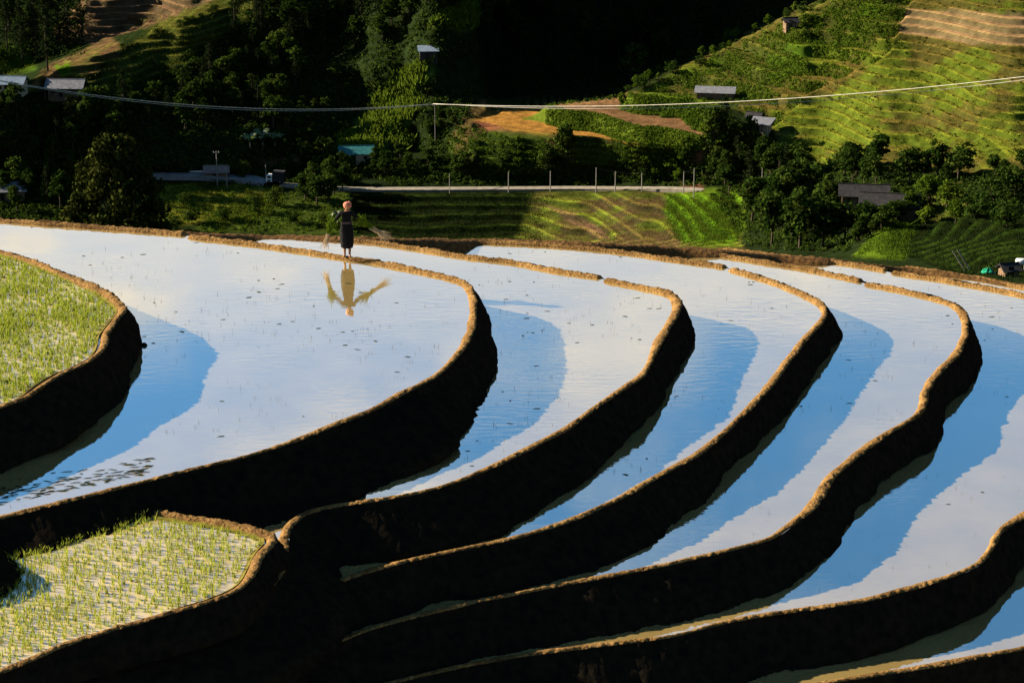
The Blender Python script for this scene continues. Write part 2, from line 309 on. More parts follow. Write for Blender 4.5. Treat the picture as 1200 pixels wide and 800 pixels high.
INNER = [(-0.26, -0.16), (-0.20, -0.06), (-0.165, -0.01), (-0.14, 0.025), (-0.11, 0.055), (-0.075, 0.078), (-0.04, 0.09), (0.0, 0.095), (0.035, 0.093), (0.065, 0.082), (0.085, 0.062)]
def bund(key, drop, zpts=None, scale=1.0, batter=0.42):
    z = Z[key]
    P = np.array([on_z(u, v, z + RIMH) for u, v in RIM[key]]); P[:, 2] = z
    path = spline(P); path[:, 2] = z
    lat = noise(np.stack([path[:, 0], path[:, 1], 0 * path[:, 0] + drop], 1), 0.8, 2, 3) * 0.035
    g = GAPS.get(key); gp = on_z(g[0], g[1], z + RIMH) if g else None
    root = thing('paddy_bund', LABEL[key], 'bund', tuple(map(float, (path[len(path)//2, 0], path[len(path)//2, 1], z))))
    inv = np.array([root.location.x, root.location.y, root.location.z])
    prof = [(a * scale, b) for a, b in INNER]
    G = sweep(path, prof, [0.3, 0.5, 0.8, 1, 1, 1, 1, 1.1, 1.2, 1.2, 1.0], gp, len(key) + int(drop * 10))
    mk('rim', G.reshape(-1, 3) - inv, grid_faces(*G.shape[:2]), M['bund'], root, True)
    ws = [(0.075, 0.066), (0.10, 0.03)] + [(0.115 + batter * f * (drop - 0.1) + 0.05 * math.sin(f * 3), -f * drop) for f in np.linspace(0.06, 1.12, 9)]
    pw = path[::2]; uu = 600 + FPX * pw[:, 0] / (pw[:, 1] * cp + (CAMH - pw[:, 2]) * sp); hi, lo_, bb = DARK_SPREAD.get(key, (0, -1, batter)); front = np.arange(len(pw)) > np.argmax(uu)
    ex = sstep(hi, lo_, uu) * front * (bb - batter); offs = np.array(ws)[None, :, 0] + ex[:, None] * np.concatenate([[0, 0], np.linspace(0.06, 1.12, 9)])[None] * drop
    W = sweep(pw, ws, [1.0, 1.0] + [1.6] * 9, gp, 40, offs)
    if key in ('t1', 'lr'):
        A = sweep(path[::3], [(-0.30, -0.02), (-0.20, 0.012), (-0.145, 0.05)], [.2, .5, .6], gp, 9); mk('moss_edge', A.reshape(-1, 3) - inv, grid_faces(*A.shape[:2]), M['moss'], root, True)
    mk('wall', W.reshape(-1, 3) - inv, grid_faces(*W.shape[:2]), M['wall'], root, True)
    return path
DARK_SPREAD = {'t1': (150, 50, 1.0), 't2': (585, 420, 1.8), 't3': (780, 520, 1.4), 't4': (920, 640, 1.25), 't5': (1080, 760, 1.25), 't6': (1170, 860, 1.25), 'lr': (300, 220, .8)}  # wall feet widened so black earth covers water strips that should read dark
PATH = {}
order = ['t1', 't2', 'lr', 't3', 't4', 't5', 't6', 't7']
drops = {'t1': .9, 't2': .95, 'lr': .5, 't3': .9, 't4': .82, 't5': .82, 't6': .92, 't7': 1.1}
for k in order: PATH[k] = bund(k, drops[k])

def water(key, tail, mat, name='paddy_water'):
    """flat sheet from the rim back under the bank above it"""
    P = PATH[key][::4].copy(); T = np.array([on_z(u, v, Z[key]) for u, v in tail])
    V = np.vstack([P, T]); V[:, 2] = Z[key]
    bm = bmesh.new(); bm.faces.new([bm.verts.new(v) for v in V]); bmesh.ops.triangulate(bm, faces=bm.faces[:], ngon_method='EAR_CLIP')
    for f in bm.faces:
        if f.normal.z < 0: f.normal_flip()
    me = bpy.data.meshes.new(name); bm.to_mesh(me); bm.free(); me.materials.append(mat)
    o = bpy.data.objects.new(name, me); C.objects.link(o); o['kind'] = 'structure'; return o
water('t1', [(-200, 500), (-200, 290)], M['water_rice'])
water('t2', [(-200, 640), (-200, 262)], M['water'])
water('lr', [(-160, 640), (-30, 590), (80, 560)], M['water_rice'])
water('t3', [(-80, 700), (60, 600), (300, 510), (480, 400), (440, 330), (300, 300), (255, 279)], M['water'])
water('t4', [(100, 790), (250, 700), (340, 640), (420, 600), (520, 590), (650, 470), (720, 400), (700, 340), (520, 300), (440, 281)], M['water'])
water('t5', [(230, 790), (330, 725), (450, 670), (600, 650), (850, 470), (900, 400), (880, 340), (800, 320), (700, 284)], M['water'])
water('t6', [(330, 800), (440, 745), (560, 715), (700, 690), (900, 660), (1020, 480), (1060, 400), (1000, 330), (800, 290)], M['water'])
water('t7', [(560, 830), (700, 780), (900, 740), (1120, 650), (1290, 480), (1250, 390), (1150, 350), (1000, 312)], M['water'])
# lowest pool below the frame
P8 = [on_z(u, v, Z['t8']) for u, v in [(250, 800), (700, 740), (1100, 700), (1500, 560), (1560, 900), (900, 1000), (100, 1000), (-200, 900)]]
o = mk('paddy_water', np.array(P8), np.array([[0, 1, 2, 3, 4, 5, 6, 7]]), M['water']); o['kind'] = 'structure'

# the outer bank: the edge of the spur, above the valley
BK = [(-160,243,-.1),(0,253.5,-.14),(110,262,-.16),(220,270.5,-.4),(300,274,-1.0),(430,277,-1.02),(520,278.5,-1.5),(560,279,-1.8),(620,280,-1.83),(700,283,-1.85),(790,288,-2.35),(850,292,-2.52),(900,296,-3.1),(980,303,-3.3),(1050,311,-4.05),(1120,319,-4.12),(1200,332,-4.14),(1300,349,-4.15),(1400,369,-4.2),(1520,400,-4.3)]
bp_ = spline(np.array([on_z(u, v, z + 0.22) - np.array([0, 0, 0.22]) for u, v, z in BK]))
bk = thing('outer_bank', 'long dark earth bank along the terrace edge above the valley', 'bank', tuple(map(float, bp_[0])))
inv = np.array(bk.location)
G = sweep(bp_, [(-0.6, -0.6), (-0.42, -0.1), (-0.32, 0.02), (-0.22, 0.10), (-0.1, 0.15), (0.06, 0.17), (0.2, 0.14), (0.3, 0.08), (0.40, 0.0)], [.5, .9, 1.4, 1.4, 1.4, 1.4, 1.4, 1.4, 1], None, 77)
mk('crest', G.reshape(-1, 3) - inv, grid_faces(*G.shape[:2]), mat_plain('brown_bank_earth', (0.05, 0.026, 0.010), (0.12, 0.065, 0.022), 7, 0.95, 0.9, 0.03), bk, True)
G = sweep(bp_[::4], [(0.38, 0.05), (0.7, -0.8), (1.5, -2.5), (3.5, -5.5), (6.5, -9), (10, -13)], [.4, 2, 4, 6, 8, 8], None, 78)
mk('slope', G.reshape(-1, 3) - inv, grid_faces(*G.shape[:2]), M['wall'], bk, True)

# ------------------------------------------------------------------ the valley and its far hillside
def in_poly(u, v, poly):
    u = np.asarray(u, float); v = np.asarray(v, float); r = np.zeros(u.shape, bool); n = len(poly)
    for i in range(n):
        (x1, y1), (x2, y2) = poly[i], poly[(i + 1) % n]
        if y1 == y2: continue
        r ^= ((y1 > v) != (y2 > v)) & (u < (x2 - x1) * (v - y1) / (y2 - y1) + x1)
    return r
def sdist(u, v, poly):
    u = np.asarray(u, float); v = np.asarray(v, float); d = np.full(u.shape, 1e9); n = len(poly)
    for i in range(n):
        (x1, y1), (x2, y2) = poly[i], poly[(i + 1) % n]; ex, ey = x2 - x1, y2 - y1
        t = np.clip(((u - x1) * ex + (v - y1) * ey) / (ex * ex + ey * ey), 0, 1)
        d = np.minimum(d, np.hypot(u - x1 - t * ex, v - y1 - t * ey))
    return np.where(in_poly(u, v, poly), d, -d)
def feather(u, v, poly, w): return sstep(-w, w, sdist(u, v, poly))

YV = [-420, -120, 0, 100, 200, 212, 218.5, 225.5, 250, 280, 300, 315, 330, 350, 375, 430]
YY = [735, 612, 580, 556, 529, 525, 521.5, 517, 505, 490, 466, 390, 290, 165, 88, 62]
OU = [-700, -250, -100, 0, 100, 200, 300, 400, 460, 510, 560, 610, 680, 760, 850, 950, 1050, 1200, 1450, 1900]
OV = [-420, 0, 60, 110, 160, 212, 300, 326, 430]
OT = np.array([
 [ 40, 40, 30, 10,  0,  0,  5, 10,  0, -5, 10, 20, 20, 10,  0,-10,-30,-70,-120,-160],
 [ 30, 30, 15, -5,-10,  5, 15, 22,  5,-10, 10, 20, 20, 10,  5,-12,-22,-36,-60,-90],
 [-50,-25,-20,-20, -8,  6, 17, 22,  9, -4, 10, 20, 15,  5,  0,-18,-30,-46,-70,-90],
 [-45,-20,-20,-20,-12,  2, 13, 21, 11,  3,  6,  0, -6,-13,-17,-25,-40,-58,-80,-100],
 [-30,-20,-18,-18,-14,-10,  2, 18, 12,  7, -6,-10,-15,-23,-28,-30,-45,-60,-80,-100],
 [  0,  0,  0,  0,  0,  0,  0,  0,  0,  0,  0,  0, -1, -7,-15,-34,-60,-80,-100,-110],
 [  0,  0,  0,  0,  0,  0,  0,  0,  0,  0,  0,  0, -4,-12,-22,-45,-80,-120,-130,-130],
 [0]*20, [0]*20], float)
FAR_R = [(535, -500), (560, 40), (578, 122), (640, 116), (722, 108), (800, 70), (990, -14), (1150, -80), (1150, -500)]
FAR_L = [(-900, -500), (-900, 300), (-60, 122), (120, 52), (290, -12), (420, -70), (420, -500)]
HILLA = [(742,112),(800,78),(990,-14),(1080,-30),(1040,64),(950,106),(903,150),(860,125)]
MIDA = [(556,140),(575,126),(640,110),(742,108),(835,128),(822,172),(700,158),(556,150)]; MIDB = [(556,151),(700,159),(822,173),(815,195),(520,196),(524,160)]
MIDALL = [(515,195),(520,160),(556,128),(640,106),(742,106),(840,126),(830,195)]
BRX0 = [(1040,0),(1300,0),(1300,70),(1040,50)]
def terr_raw(u, v):
    u = np.asarray(u, float); v = np.asarray(v, float)
    Y = np.interp(v, YV, YY)
    iu = np.clip(np.searchsorted(OU, u) - 1, 0, len(OU) - 2); iv = np.clip(np.searchsorted(OV, v) - 1, 0, len(OV) - 2)
    ou, ov = np.array(OU, float), np.array(OV, float)
    fu = np.clip((u - ou[iu]) / (ou[iu+1] - ou[iu]), 0, 1); fv = np.clip((v - ov[iv]) / (ov[iv+1] - ov[iv]), 0, 1)
    fu = fu * fu * (3 - 2 * fu); fv = fv
    O = (OT[iv, iu] * (1 - fu) + OT[iv, iu+1] * fu) * (1 - fv) + (OT[iv+1, iu] * (1 - fu) + OT[iv+1, iu+1] * fu) * fv
    O = O + 92 * feather(u, v, FAR_R, 9) + (60 - .24 * np.clip(u - 60, 0, 200)) * feather(u, v, FAR_L, 9)
    w = (1 - feather(u, v, MIDALL, 8)) * (1 - .85 * feather(u, v, BRX0, 8)) * sstep(212, 190, v) + sstep(228, 245, v) * sstep(300, 285, v) * 0.4
    w = w * (1 - .7 * sstep(720, 780, u)) * np.where(v > 215, .25, 1)
    pu = np.stack([u / 55, v / 40, 0 * u], -1)
    O = O + noise(pu, 1.0, 3, 11) * 5.0 * w
    return on_y(u, v, Y + O)
# terraced ground: (outline in the photograph, height of a step, share of the step that is bank)
TERR = [
 ([(1080,-30),(1300,-40),(1300,207),(1020,196),(930,190),(905,150),(950,108),(1040,66)], 1.25, 0.45),
 (HILLA, 2.5, 0.35),
 ([(415,226),(700,226),(870,228),(870,288),(415,288)], 0.75, 0.35),
 (MIDA, 3.4, 0.30), (MIDB, 1.5, 0.35),
 ([(30,112),(60,76),(150,40),(290,-15),(300,30),(200,105),(110,112)], 1.3, 0.4),
 ([(55,45),(110,-20),(280,-20),(230,10),(110,50)], 1.5, 0.5),
 ([(1050,250),(1300,215),(1300,330),(1120,318),(1040,290)], 1.7, 0.4),
]
ZMID = float(terr_raw(np.array([562.]), np.array([142.]))[0, 2])
def terr(u, v):
    P = terr_raw(u, v); z = P[..., 2].copy()
    for poly, st, rs in TERR:
        m = feather(u, v, poly, 3)
        q = (z - ZMID * (poly is MIDA)) / st + 0.10 * (poly is not MIDA) * noise(np.stack([np.asarray(u, float) / 60, np.asarray(v, float) / 60, 0 * P[..., 0]], -1), 1, 2, 5); k = np.floor(q); f = q - k
        zq = (k + sstep(1 - rs, 1.0, f)) * st + (z - q * st)
        P[..., 2] = P[..., 2] * (1 - m) + zq * m
    return P
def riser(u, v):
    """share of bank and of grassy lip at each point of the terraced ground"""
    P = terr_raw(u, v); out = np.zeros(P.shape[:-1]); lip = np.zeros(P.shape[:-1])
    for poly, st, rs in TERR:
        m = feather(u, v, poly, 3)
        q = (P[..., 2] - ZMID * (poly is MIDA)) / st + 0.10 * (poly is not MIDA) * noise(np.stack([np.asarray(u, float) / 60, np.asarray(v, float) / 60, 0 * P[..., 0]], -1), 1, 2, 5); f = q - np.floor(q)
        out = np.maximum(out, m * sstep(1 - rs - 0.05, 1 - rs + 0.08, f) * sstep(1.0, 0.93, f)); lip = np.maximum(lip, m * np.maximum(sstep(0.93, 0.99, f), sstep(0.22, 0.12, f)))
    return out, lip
def gnd(u, v): return terr(np.array([u], float), np.array([v], float))[0]

ug = np.concatenate([np.linspace(-700, -60, 60, endpoint=False), np.arange(-60, 1260, 2.4), np.linspace(1260, 1900, 60)])
vg = np.concatenate([np.linspace(-420, -20, 60, endpoint=False), np.arange(-20, 300, 1.15), np.linspace(300, 378, 40)])
UU, VV = np.meshgrid(ug, vg, indexing='ij')
TP = terr(UU, VV); RS, LP = riser(UU, VV)
# what grows or lies where (ground colours, shade painted into some)
col = np.zeros(TP.shape); col[:] = (0.016, 0.026, 0.008)
nz = noise(TP / 14.0, 1, 4, 21); nz2 = noise(TP / 3.0, 1, 3, 22)
def paint(poly, c, w=4, jit=0.0, c2=None):
    global col
    m = feather(UU + nz2 * 3, VV + nz2 * 2, poly, w)[..., None]; cc = np.array(c, float)
    if c2 is not None:
        k = sstep(-0.25, 0.35, nz + nz2 * 0.4)[..., None]; cc = cc * (1 - k) + np.array(c2) * k
    col = col * (1 - m) + cc * m
SOIL, FIELD, GREEN, LIME = (0.13, 0.075, 0.04), (0.15, 0.15, 0.022), (0.05, 0.085, 0.012), (0.09, 0.15, 0.010)
paint([(742,112),(800,78),(990,-14),(1300,-40),(1300,207),(1020,196),(930,190),(905,150),(860,125)], (0.18, 0.19, 0.022), 4, 0, (0.17, 0.12, 0.03))
paint([(742,112),(830,66),(990,-14),(1070,0),(1040,40),(960,60),(900,108),(860,125)], (0.11, 0.16, 0.015), 4, 0, (0.11, 0.10, 0.022))
paint([(1060,8),(1300,18),(1300,58),(1140,50),(1055,38)], (0.34, 0.20, 0.10), 2)
paint([(55,45),(110,-20),(280,-20),(230,10),(110,50)], (0.19, 0.105, 0.06), 3)
paint([(30,108),(60,75),(130,45),(150,55),(90,98)], (0.15, 0.085, 0.04), 3, 0, (0.10, 0.10, 0.02))
paint([(100,100),(190,22),(290,-15),(300,15),(215,70),(150,105)], (0.10, 0.095, 0.02), 4)
paint([(64,76),(82,70),(86,84),(72,92)], LIME, 2)
paint([(-40,60),(30,55),(42,82),(-40,92)], (0.06, 0.12, 0.012), 4)
paint([(395,175),(430,120),(470,80),(515,70),(500,100),(470,160),(440,185)], (0.06, 0.10, 0.015), 4)
paint([(500,30),(600,-10),(590,15),(540,40)], (0.06, 0.08, 0.015), 3)
paint([(560,118),(640,112),(742,112),(830,125),(815,165),(800,200),(520,205),(525,165)], (0.055, 0.075, 0.014), 3, 0, (0.10, 0.07, 0.025))
qm = (terr_raw(UU, VV)[..., 2] - ZMID) / 3.4; km, fm_ = np.floor(qm), qm - np.floor(qm); mm = feather(UU, VV, MIDA, 3)
for kk, ct, cb in ((-1, (0.10, 0.09, 0.02), (0.17, 0.07, 0.035)), (0, (0.36, 0.18, 0.04), (0.10, 0.14, 0.015)), (1, (0.20, 0.11, 0.05), (0.10, 0.15, 0.015)), (2, (0.20, 0.11, 0.05), (0.10, 0.15, 0.015))):
    for c_, sel in ((ct, (km == kk) & (fm_ <= .70)), (cb, (km == kk) & (fm_ > .70))):
        w_ = (mm * sel)[..., None]; col = col * (1 - w_) + np.array(c_) * w_
paint([(415,226),(640,225),(650,285),(415,285)], (0.014, 0.02, 0.005), 4)  # shadow over the left valley terraces put into the ground colour
paint([(630,226),(870,226),(870,290),(600,290)], (0.15, 0.155, 0.025), 5, 0, (0.12, 0.075, 0.035))
paint([(780,222),(865,222),(880,255),(860,288),(800,285),(780,250)], LIME, 4, 0, (0.08, 0.14, 0.01))
paint([(640,240),(668,248),(700,262),(712,276),(700,278),(665,256)], (0.24, 0.13, 0.075), 1.5)
paint([(185,205),(300,210),(330,235),(300,262),(190,262)], (0.26, 0.26, 0.03), 4, 0, (0.18, 0.18, 0.025))
paint([(280,235),(410,225),(420,275),(220,272)], (0.05, 0.075, 0.012), 4)
paint([(300,186),(352,186),(355,193),(305,193)], (0.20, 0.10, 0.05), 2)
paint([(1000,300),(1045,250),(1075,255),(1060,305)], LIME, 3)
paint([(1060,225),(1130,215),(1140,260),(1070,255)], (0.10, 0.10, 0.02), 3)
paint([(1050,260),(1300,225),(1300,330),(1120,318),(1040,290)], (0.014, 0.022, 0.005), 4)  # ground painted dark here as shade on the low right terraces
paint([(-200,312),(1700,345),(1700,430),(-200,430)], (0.03, 0.04, 0.010), 6)
paint([(800,165),(822,165),(826,222),(800,225)], (0.12, 0.055, 0.03), 3)
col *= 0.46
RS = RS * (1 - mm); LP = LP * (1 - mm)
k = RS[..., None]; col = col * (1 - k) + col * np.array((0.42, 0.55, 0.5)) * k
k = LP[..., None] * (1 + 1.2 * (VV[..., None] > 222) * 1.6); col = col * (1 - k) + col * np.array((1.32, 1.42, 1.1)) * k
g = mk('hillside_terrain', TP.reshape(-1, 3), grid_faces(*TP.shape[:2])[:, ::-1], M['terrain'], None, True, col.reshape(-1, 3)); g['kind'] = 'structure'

def ribbon(name, pts, w, mat, lift=0.35):
    P = spline(np.array([gnd(u, v) for u, v in pts]), 1.5); P[:, 2] = np.convolve(np.pad(P[:, 2], 6, mode='edge'), np.ones(13) / 13, 'valid')
    t = np.gradient(P[:, :2], axis=0); t /= np.linalg.norm(t, axis=1)[:, None]; n = np.stack([-t[:, 1], t[:, 0]], 1)
    G = np.zeros((len(P), 4, 3))
    for j, (o_, dz) in enumerate(((-w/2, -1.2), (-w/2, 0), (w/2, 0), (w/2, -1.2))):
        G[:, j, :2] = P[:, :2] + n * o_; G[:, j, 2] = P[:, 2] + lift + dz
    o = mk(name, G.reshape(-1, 3), grid_faces(*G.shape[:2]), mat); o['kind'] = 'structure'; return o
ribbon('valley_road', [(330,217),(372,221),(415,222.5),(500,222.5),(600,222),(680,222),(760,222),(830,222.5)], 2.6, M['road'])
ribbon('village_road', [(120,202),(190,203.5),(225,204),(262,206),(290,211),(318,216)], 4.6, M['asphalt'], 0.4)

# ------------------------------------------------------------------ plants
def leaf_quads(cent, nrm, size, asp=0.6, r=rng):
    """one diamond-shaped leaf per centre, facing about nrm"""
    n = len(cent); nrm = nrm / (np.linalg.norm(nrm, axis=1)[:, None] + 1e-9)
    a = np.cross(nrm, r.normal(size=(n, 3))); a /= np.linalg.norm(a, axis=1)[:, None] + 1e-9; b = np.cross(nrm, a)
    size = np.broadcast_to(size, n)[:, None]; s = size * r.uniform(0.7, 1.3, (n, 1))
    V = np.stack([cent - a * s * .5, cent + b * s * asp * .5, cent + a * s * .5, cent - b * s * asp * .5], 1).reshape(-1, 3)
    return V, np.arange(4 * n).reshape(-1, 4)
def broad_meshes(seed, H=10.0, W=6.5, clumps=26, leaves=46, leaf=0.75, base=0.22):
    r = np.random.default_rng(seed); cs = []
    while len(cs) < clumps:
        p = r.uniform(-1, 1, 3)
        if 0.25 < np.linalg.norm(p) < 1: cs.append(p)
    cs = np.array(cs); ctr = np.array([0, 0, H * (base + (1 - base) * .52)]); ext = np.array([W / 2 * .82, W / 2 * .82, H * (1 - base) * .44])
    skew = r.normal(size=2) * 0.4
    cs = cs * ext * r.uniform(.75, 1.1, (clumps, 1)) + ctr; cs[:, :2] *= (1.15 - 0.5 * np.clip((cs[:, 2:3] / H - base) / (1 - base), 0, 1)); cs[:, :2] += skew * (cs[:, 2:3] / H)
    cr_ = r.uniform(.13, .24, clumps) * W
    d = r.normal(size=(clumps, leaves, 3)); d /= np.linalg.norm(d, axis=2)[..., None]; d[..., 2] = np.abs(d[..., 2]) * .8 + d[..., 2] * .2
    P = cs[:, None] + d * cr_[:, None, None] * r.uniform(.55, 1.1, (clumps, leaves, 1))
    V, F = leaf_quads(P.reshape(-1, 3), (d + r.normal(size=d.shape) * .55).reshape(-1, 3), leaf, .65, r)
    tb = MB(); top = Vector(ctr) + Vector((0, 0, H * .1))
    tb.tube([(0, 0, -.8), (r.normal() * .1, r.normal() * .1, H * base * .6), tuple(ctr * (1, 1, .7)), tuple(top)], [H * .028, H * .02, H * .014, H * .004], 7)
    for j in r.choice(clumps, min(8, clumps), False):
        z0 = H * r.uniform(base * .6, .55); q = cs[j]; tb.tube([(0, 0, z0), tuple((q + np.array([0, 0, z0])) / 2 * (1, 1, 1.02)), tuple(q)], [H * .011, H * .007, H * .002], 5, False)
    return tb, V, F
def pine_meshes(seed, H=15.0, W=6.0):
    r = np.random.default_rng(seed); tb = MB(); tb.tube([(0, 0, -1), (r.normal() * .15, r.normal() * .15, H * .5), (0, 0, H)], [H * .016, H * .011, .03], 7); Ps, Ds = [], []
    nb = 46
    for i in range(nb):
        t = .24 + .76 * (i / nb) ** .9; z = H * t; L = W / 2 * (1.08 - t) ** .62 * r.uniform(.55, 1.15); a = r.uniform(0, 2 * math.pi)
        m = int(14 + 16 * L / W * 2); s = r.uniform(.25, 1, m)
        p = np.stack([np.cos(a) * L * s, np.sin(a) * L * s, z + L * s * r.uniform(-.05, .25)], 1) + r.normal(size=(m, 3)) * (.10 * L + .18)
        Ps.append(p); Ds.append(r.normal(size=(m, 3)) + np.array([math.cos(a) * .4, math.sin(a) * .4, .7]))
        if i % 3 == 0: tb.tube([(0, 0, z), (math.cos(a) * L * .8, math.sin(a) * L * .8, z + L * .1)], [.07, .02], 4, False)
    V, F = leaf_quads(np.vstack(Ps), np.vstack(Ds), .62, .42, r); return tb, V, F
def variants(kind, seeds, leafmat, **kw):
    out = []
    for s in seeds:
        tb, V, F = (broad_meshes if kind == 'b' else pine_meshes)(s, **kw)
        t = tb.build('trunk', M['bark'], None, True); tm = t.data; bpy.data.objects.remove(t)
        out.append((tm, mk('crown', V, F, leafmat, link=False)))
    return out
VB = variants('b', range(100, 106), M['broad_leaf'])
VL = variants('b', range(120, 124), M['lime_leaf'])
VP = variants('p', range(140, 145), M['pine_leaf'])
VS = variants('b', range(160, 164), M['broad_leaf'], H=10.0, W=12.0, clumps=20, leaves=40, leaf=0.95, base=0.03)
def tree(name, var, u, v, h, label, group, h0, cat='tree', wide=1.0, sink=0.3):
    p = gnd(u, v); s = h / h0
    t = thing(name, label, cat, (float(p[0]), float(p[1]), float(p[2]) - sink), random.uniform(0, 6.28), group); t.scale = (s * wide, s * wide, s)
    link_mesh('trunk', var[0], t); link_mesh('crown', var[1], t); return t
def sample(poly, n, seed, mind=9):
    r = random.Random(seed); us = [p[0] for p in poly]; vs_ = [p[1] for p in poly]; out = []; tries = 0
    while len(out) < n and tries < n * 60:
        tries += 1; u, v = r.uniform(min(us), max(us)), r.uniform(min(vs_), max(vs_))
        if in_poly(np.array([u]), np.array([v]), poly)[0] and all((u - a) ** 2 + ((v - b) * 1.5) ** 2 > mind ** 2 for a, b in out): out.append((u, v))
    return out
def grove(poly, n, seed, mix, label, group, hs, mind=9):
    """mix: share of pines"""
    r = random.Random(seed + 1)
    for u, v in sample(poly, n, seed, mind):
        h = r.uniform(*hs)
        if r.random() < mix: tree('pine_tree', r.choice(VP), u, v, h * 1.25, label[1], group + ', pines', 15.0)
        else: tree('broadleaf_tree', r.choice(VB), u, v, h, label[0], group + ', leafy trees', 10.0, wide=r.uniform(.9, 1.3))
grove([(140,190),(60,160),(150,128),(235,98),(290,40),(370,30),(355,110),(345,160),(345,180),(330,155),(290,150),(170,165)], 60, 1, .3,
      ('leafy tree of the dark wood below the left spur terraces', 'pine of the dark wood below the left spur terraces'), 'dark wood below the left spur', (5.5, 8.5), 13)
grove([(270,30),(300,-30),(540,-30),(560,10),(515,36),(430,58),(385,75),(365,40)], 46, 2, .6,
      ('leafy tree in the pine wood above the corn slope', 'tall pine in the wood above the corn slope'), 'pine wood above the corn slope', (6, 9), 12)
grove([(350,110),(392,110),(372,160),(385,200),(345,190)], 12, 21, 0, ('small leafy tree between the dark wood and the corn slope', ''), 'small trees left of the corn', (3, 4.5), 11)
grove([(-20,20),(95,30),(100,60),(90,90),(45,92),(-20,58)], 13, 3, .9, ('leafy tree among the pines beside the red soil terraces', 'tall pine beside the red soil terraces'), 'pines by the red soil terraces', (10, 13), 14)
grove([(-40,-50),(100,-50),(90,10),(-40,20)], 8, 13, .5, ('leafy tree up the slope behind the pine clump', 'pine up the slope behind the pine clump'), 'trees behind the pine clump', (8, 12), 16)
grove([(575,118),(560,40),(570,-40),(690,-40),(700,30),(690,110)], 20, 4, .5, ('leafy tree deep in the black ravine', 'pine deep in the black ravine'), 'trees in the ravine', (8, 11), 20)
grove([(690,108),(700,40),(740,-20),(930,-40),(900,15),(800,65),(740,100)], 28, 5, .6, ('leafy tree on the shaded hill behind the green crest', 'pine on the shaded hill behind the green crest'), 'trees on the shaded hill', (9, 13), 15)
grove([(400,186),(470,186),(520,190),(560,196),(640,194),(700,193),(790,190),(800,207),(400,207)], 32, 6, 0, ('leafy tree on the bank just above the valley road', ''), 'trees above the road', (3.2, 5), 12)
grove([(825,150),(880,158),(905,185),(960,200),(985,250),(990,285),(900,280),(860,240),(835,215)], 34, 7, .1, ('leafy tree of the grove beside the dark roofed farmhouse', 'pine of the grove beside the dark roofed farmhouse'), 'grove by the farmhouse', (6, 10), 12)
grove([(985,200),(1200,205),(1200,225),(1080,220),(990,222)], 16, 8, 0, ('leafy tree along the foot of the terraced right hill', ''), 'trees at the foot of the right hill', (5, 9), 12)
grove([(1010,262),(1040,250),(1060,240),(1050,262),(1000,290)], 14, 18, 0, ('leafy tree in front of the dark farmhouse roofs', ''), 'trees before the farmhouse', (3, 5.5), 8)
grove([(-20,120),(60,140),(130,180),(100,215),(80,250),(-20,250)], 22, 9, .1, ('leafy tree in the dark valley corner left of the big dark tree', 'pine in the dark valley corner left of the big dark tree'), 'trees in the valley corner', (5, 9), 14)
grove([(355,185),(410,190),(408,218),(380,250),(350,240)], 12, 10, 0, ('leafy tree between the parked truck and the farmer', ''), 'trees behind the farmer', (5, 8), 11)
grove([(520,160),(500,170),(500,150),(530,130),(535,150)], 6, 11, 0, ('leafy tree around the wire pole above the road bend', ''), 'trees round the wire pole', (3, 4), 10)
for j, (u, v, h, w) in enumerate([(663, 196, 11, .75), (808, 205, 9, .7), (640, 203, 7.5, 1.1), (540, 205, 6.5, 1.2)]):
    tree('broadleaf_tree', VB[j], u, v, h, ['tall narrow leafy tree rising from the bank below the orange terrace', 'slim dark tree against the red earth scar by the road', 'round crowned tree next to the tall narrow one', 'bushy tree above the road beside the terrace foot'][j], None, 10.0, wide=w)
for j, (u, v, h, w) in enumerate([(905,288,11,1.1),(938,292,12,1.2),(882,262,10,1.1),(965,290,10,1.2),(990,284,8,1.3),(1018,272,6.5,1.3),(1046,262,5,1.3),(925,250,11,1.1)]):
    tree('broadleaf_tree', VB[j % 6], u, v, h, 'large dark round crowned tree before the farmhouse grove', 'large dark trees before the farmhouse', 10.0, wide=w)
# lime shrubs and round bushes standing apart
for j, (u, v, h) in enumerate([(225,262,4.2),(262,258,3.5),(300,248,4),(322,240,4.5),(345,262,3.6),(215,240,3),(285,208,4),(270,205,3.2),(340,205,5),(205,270,3.5),(380,265,3),(360,232,4)]):
    tree('shrub', VS[j % 4], u, v, h, 'rounded green shrub on the sunny meadow behind the big dark tree', 'shrubs on the sunny meadow', 10.0, 'shrub')
for j, (u, v, h) in enumerate([(770,212,5),(785,205,6),(758,200,5),(800,190,5),(838,200,5),(845,175,5),(870,200,6),(828,165,5),(795,215,4)]):
    t = tree('shrub', VL[j % 4], u, v, h, 'bright lime shrub on the red bank above the road end', 'lime shrubs on the red bank', 10.0, 'shrub', 1.2)
for j, (u, v, h) in enumerate([(1070,250,6),(1090,244,7),(1110,246,6),(1085,262,4.5),(1120,262,5),(1145,255,5),(1165,235,6),(1190,230,6),(1180,262,5)]):
    tree('shrub', (VL if j < 5 else VS)[j % 4], u, v, h, 'yellowish bushy mound beside the farmhouse' if j < 5 else 'dark green bush on the terraces right of the farmhouse', 'yellowish bushes' if j < 5 else 'dark bushes on the low terraces', 10.0, 'shrub', 1.3)

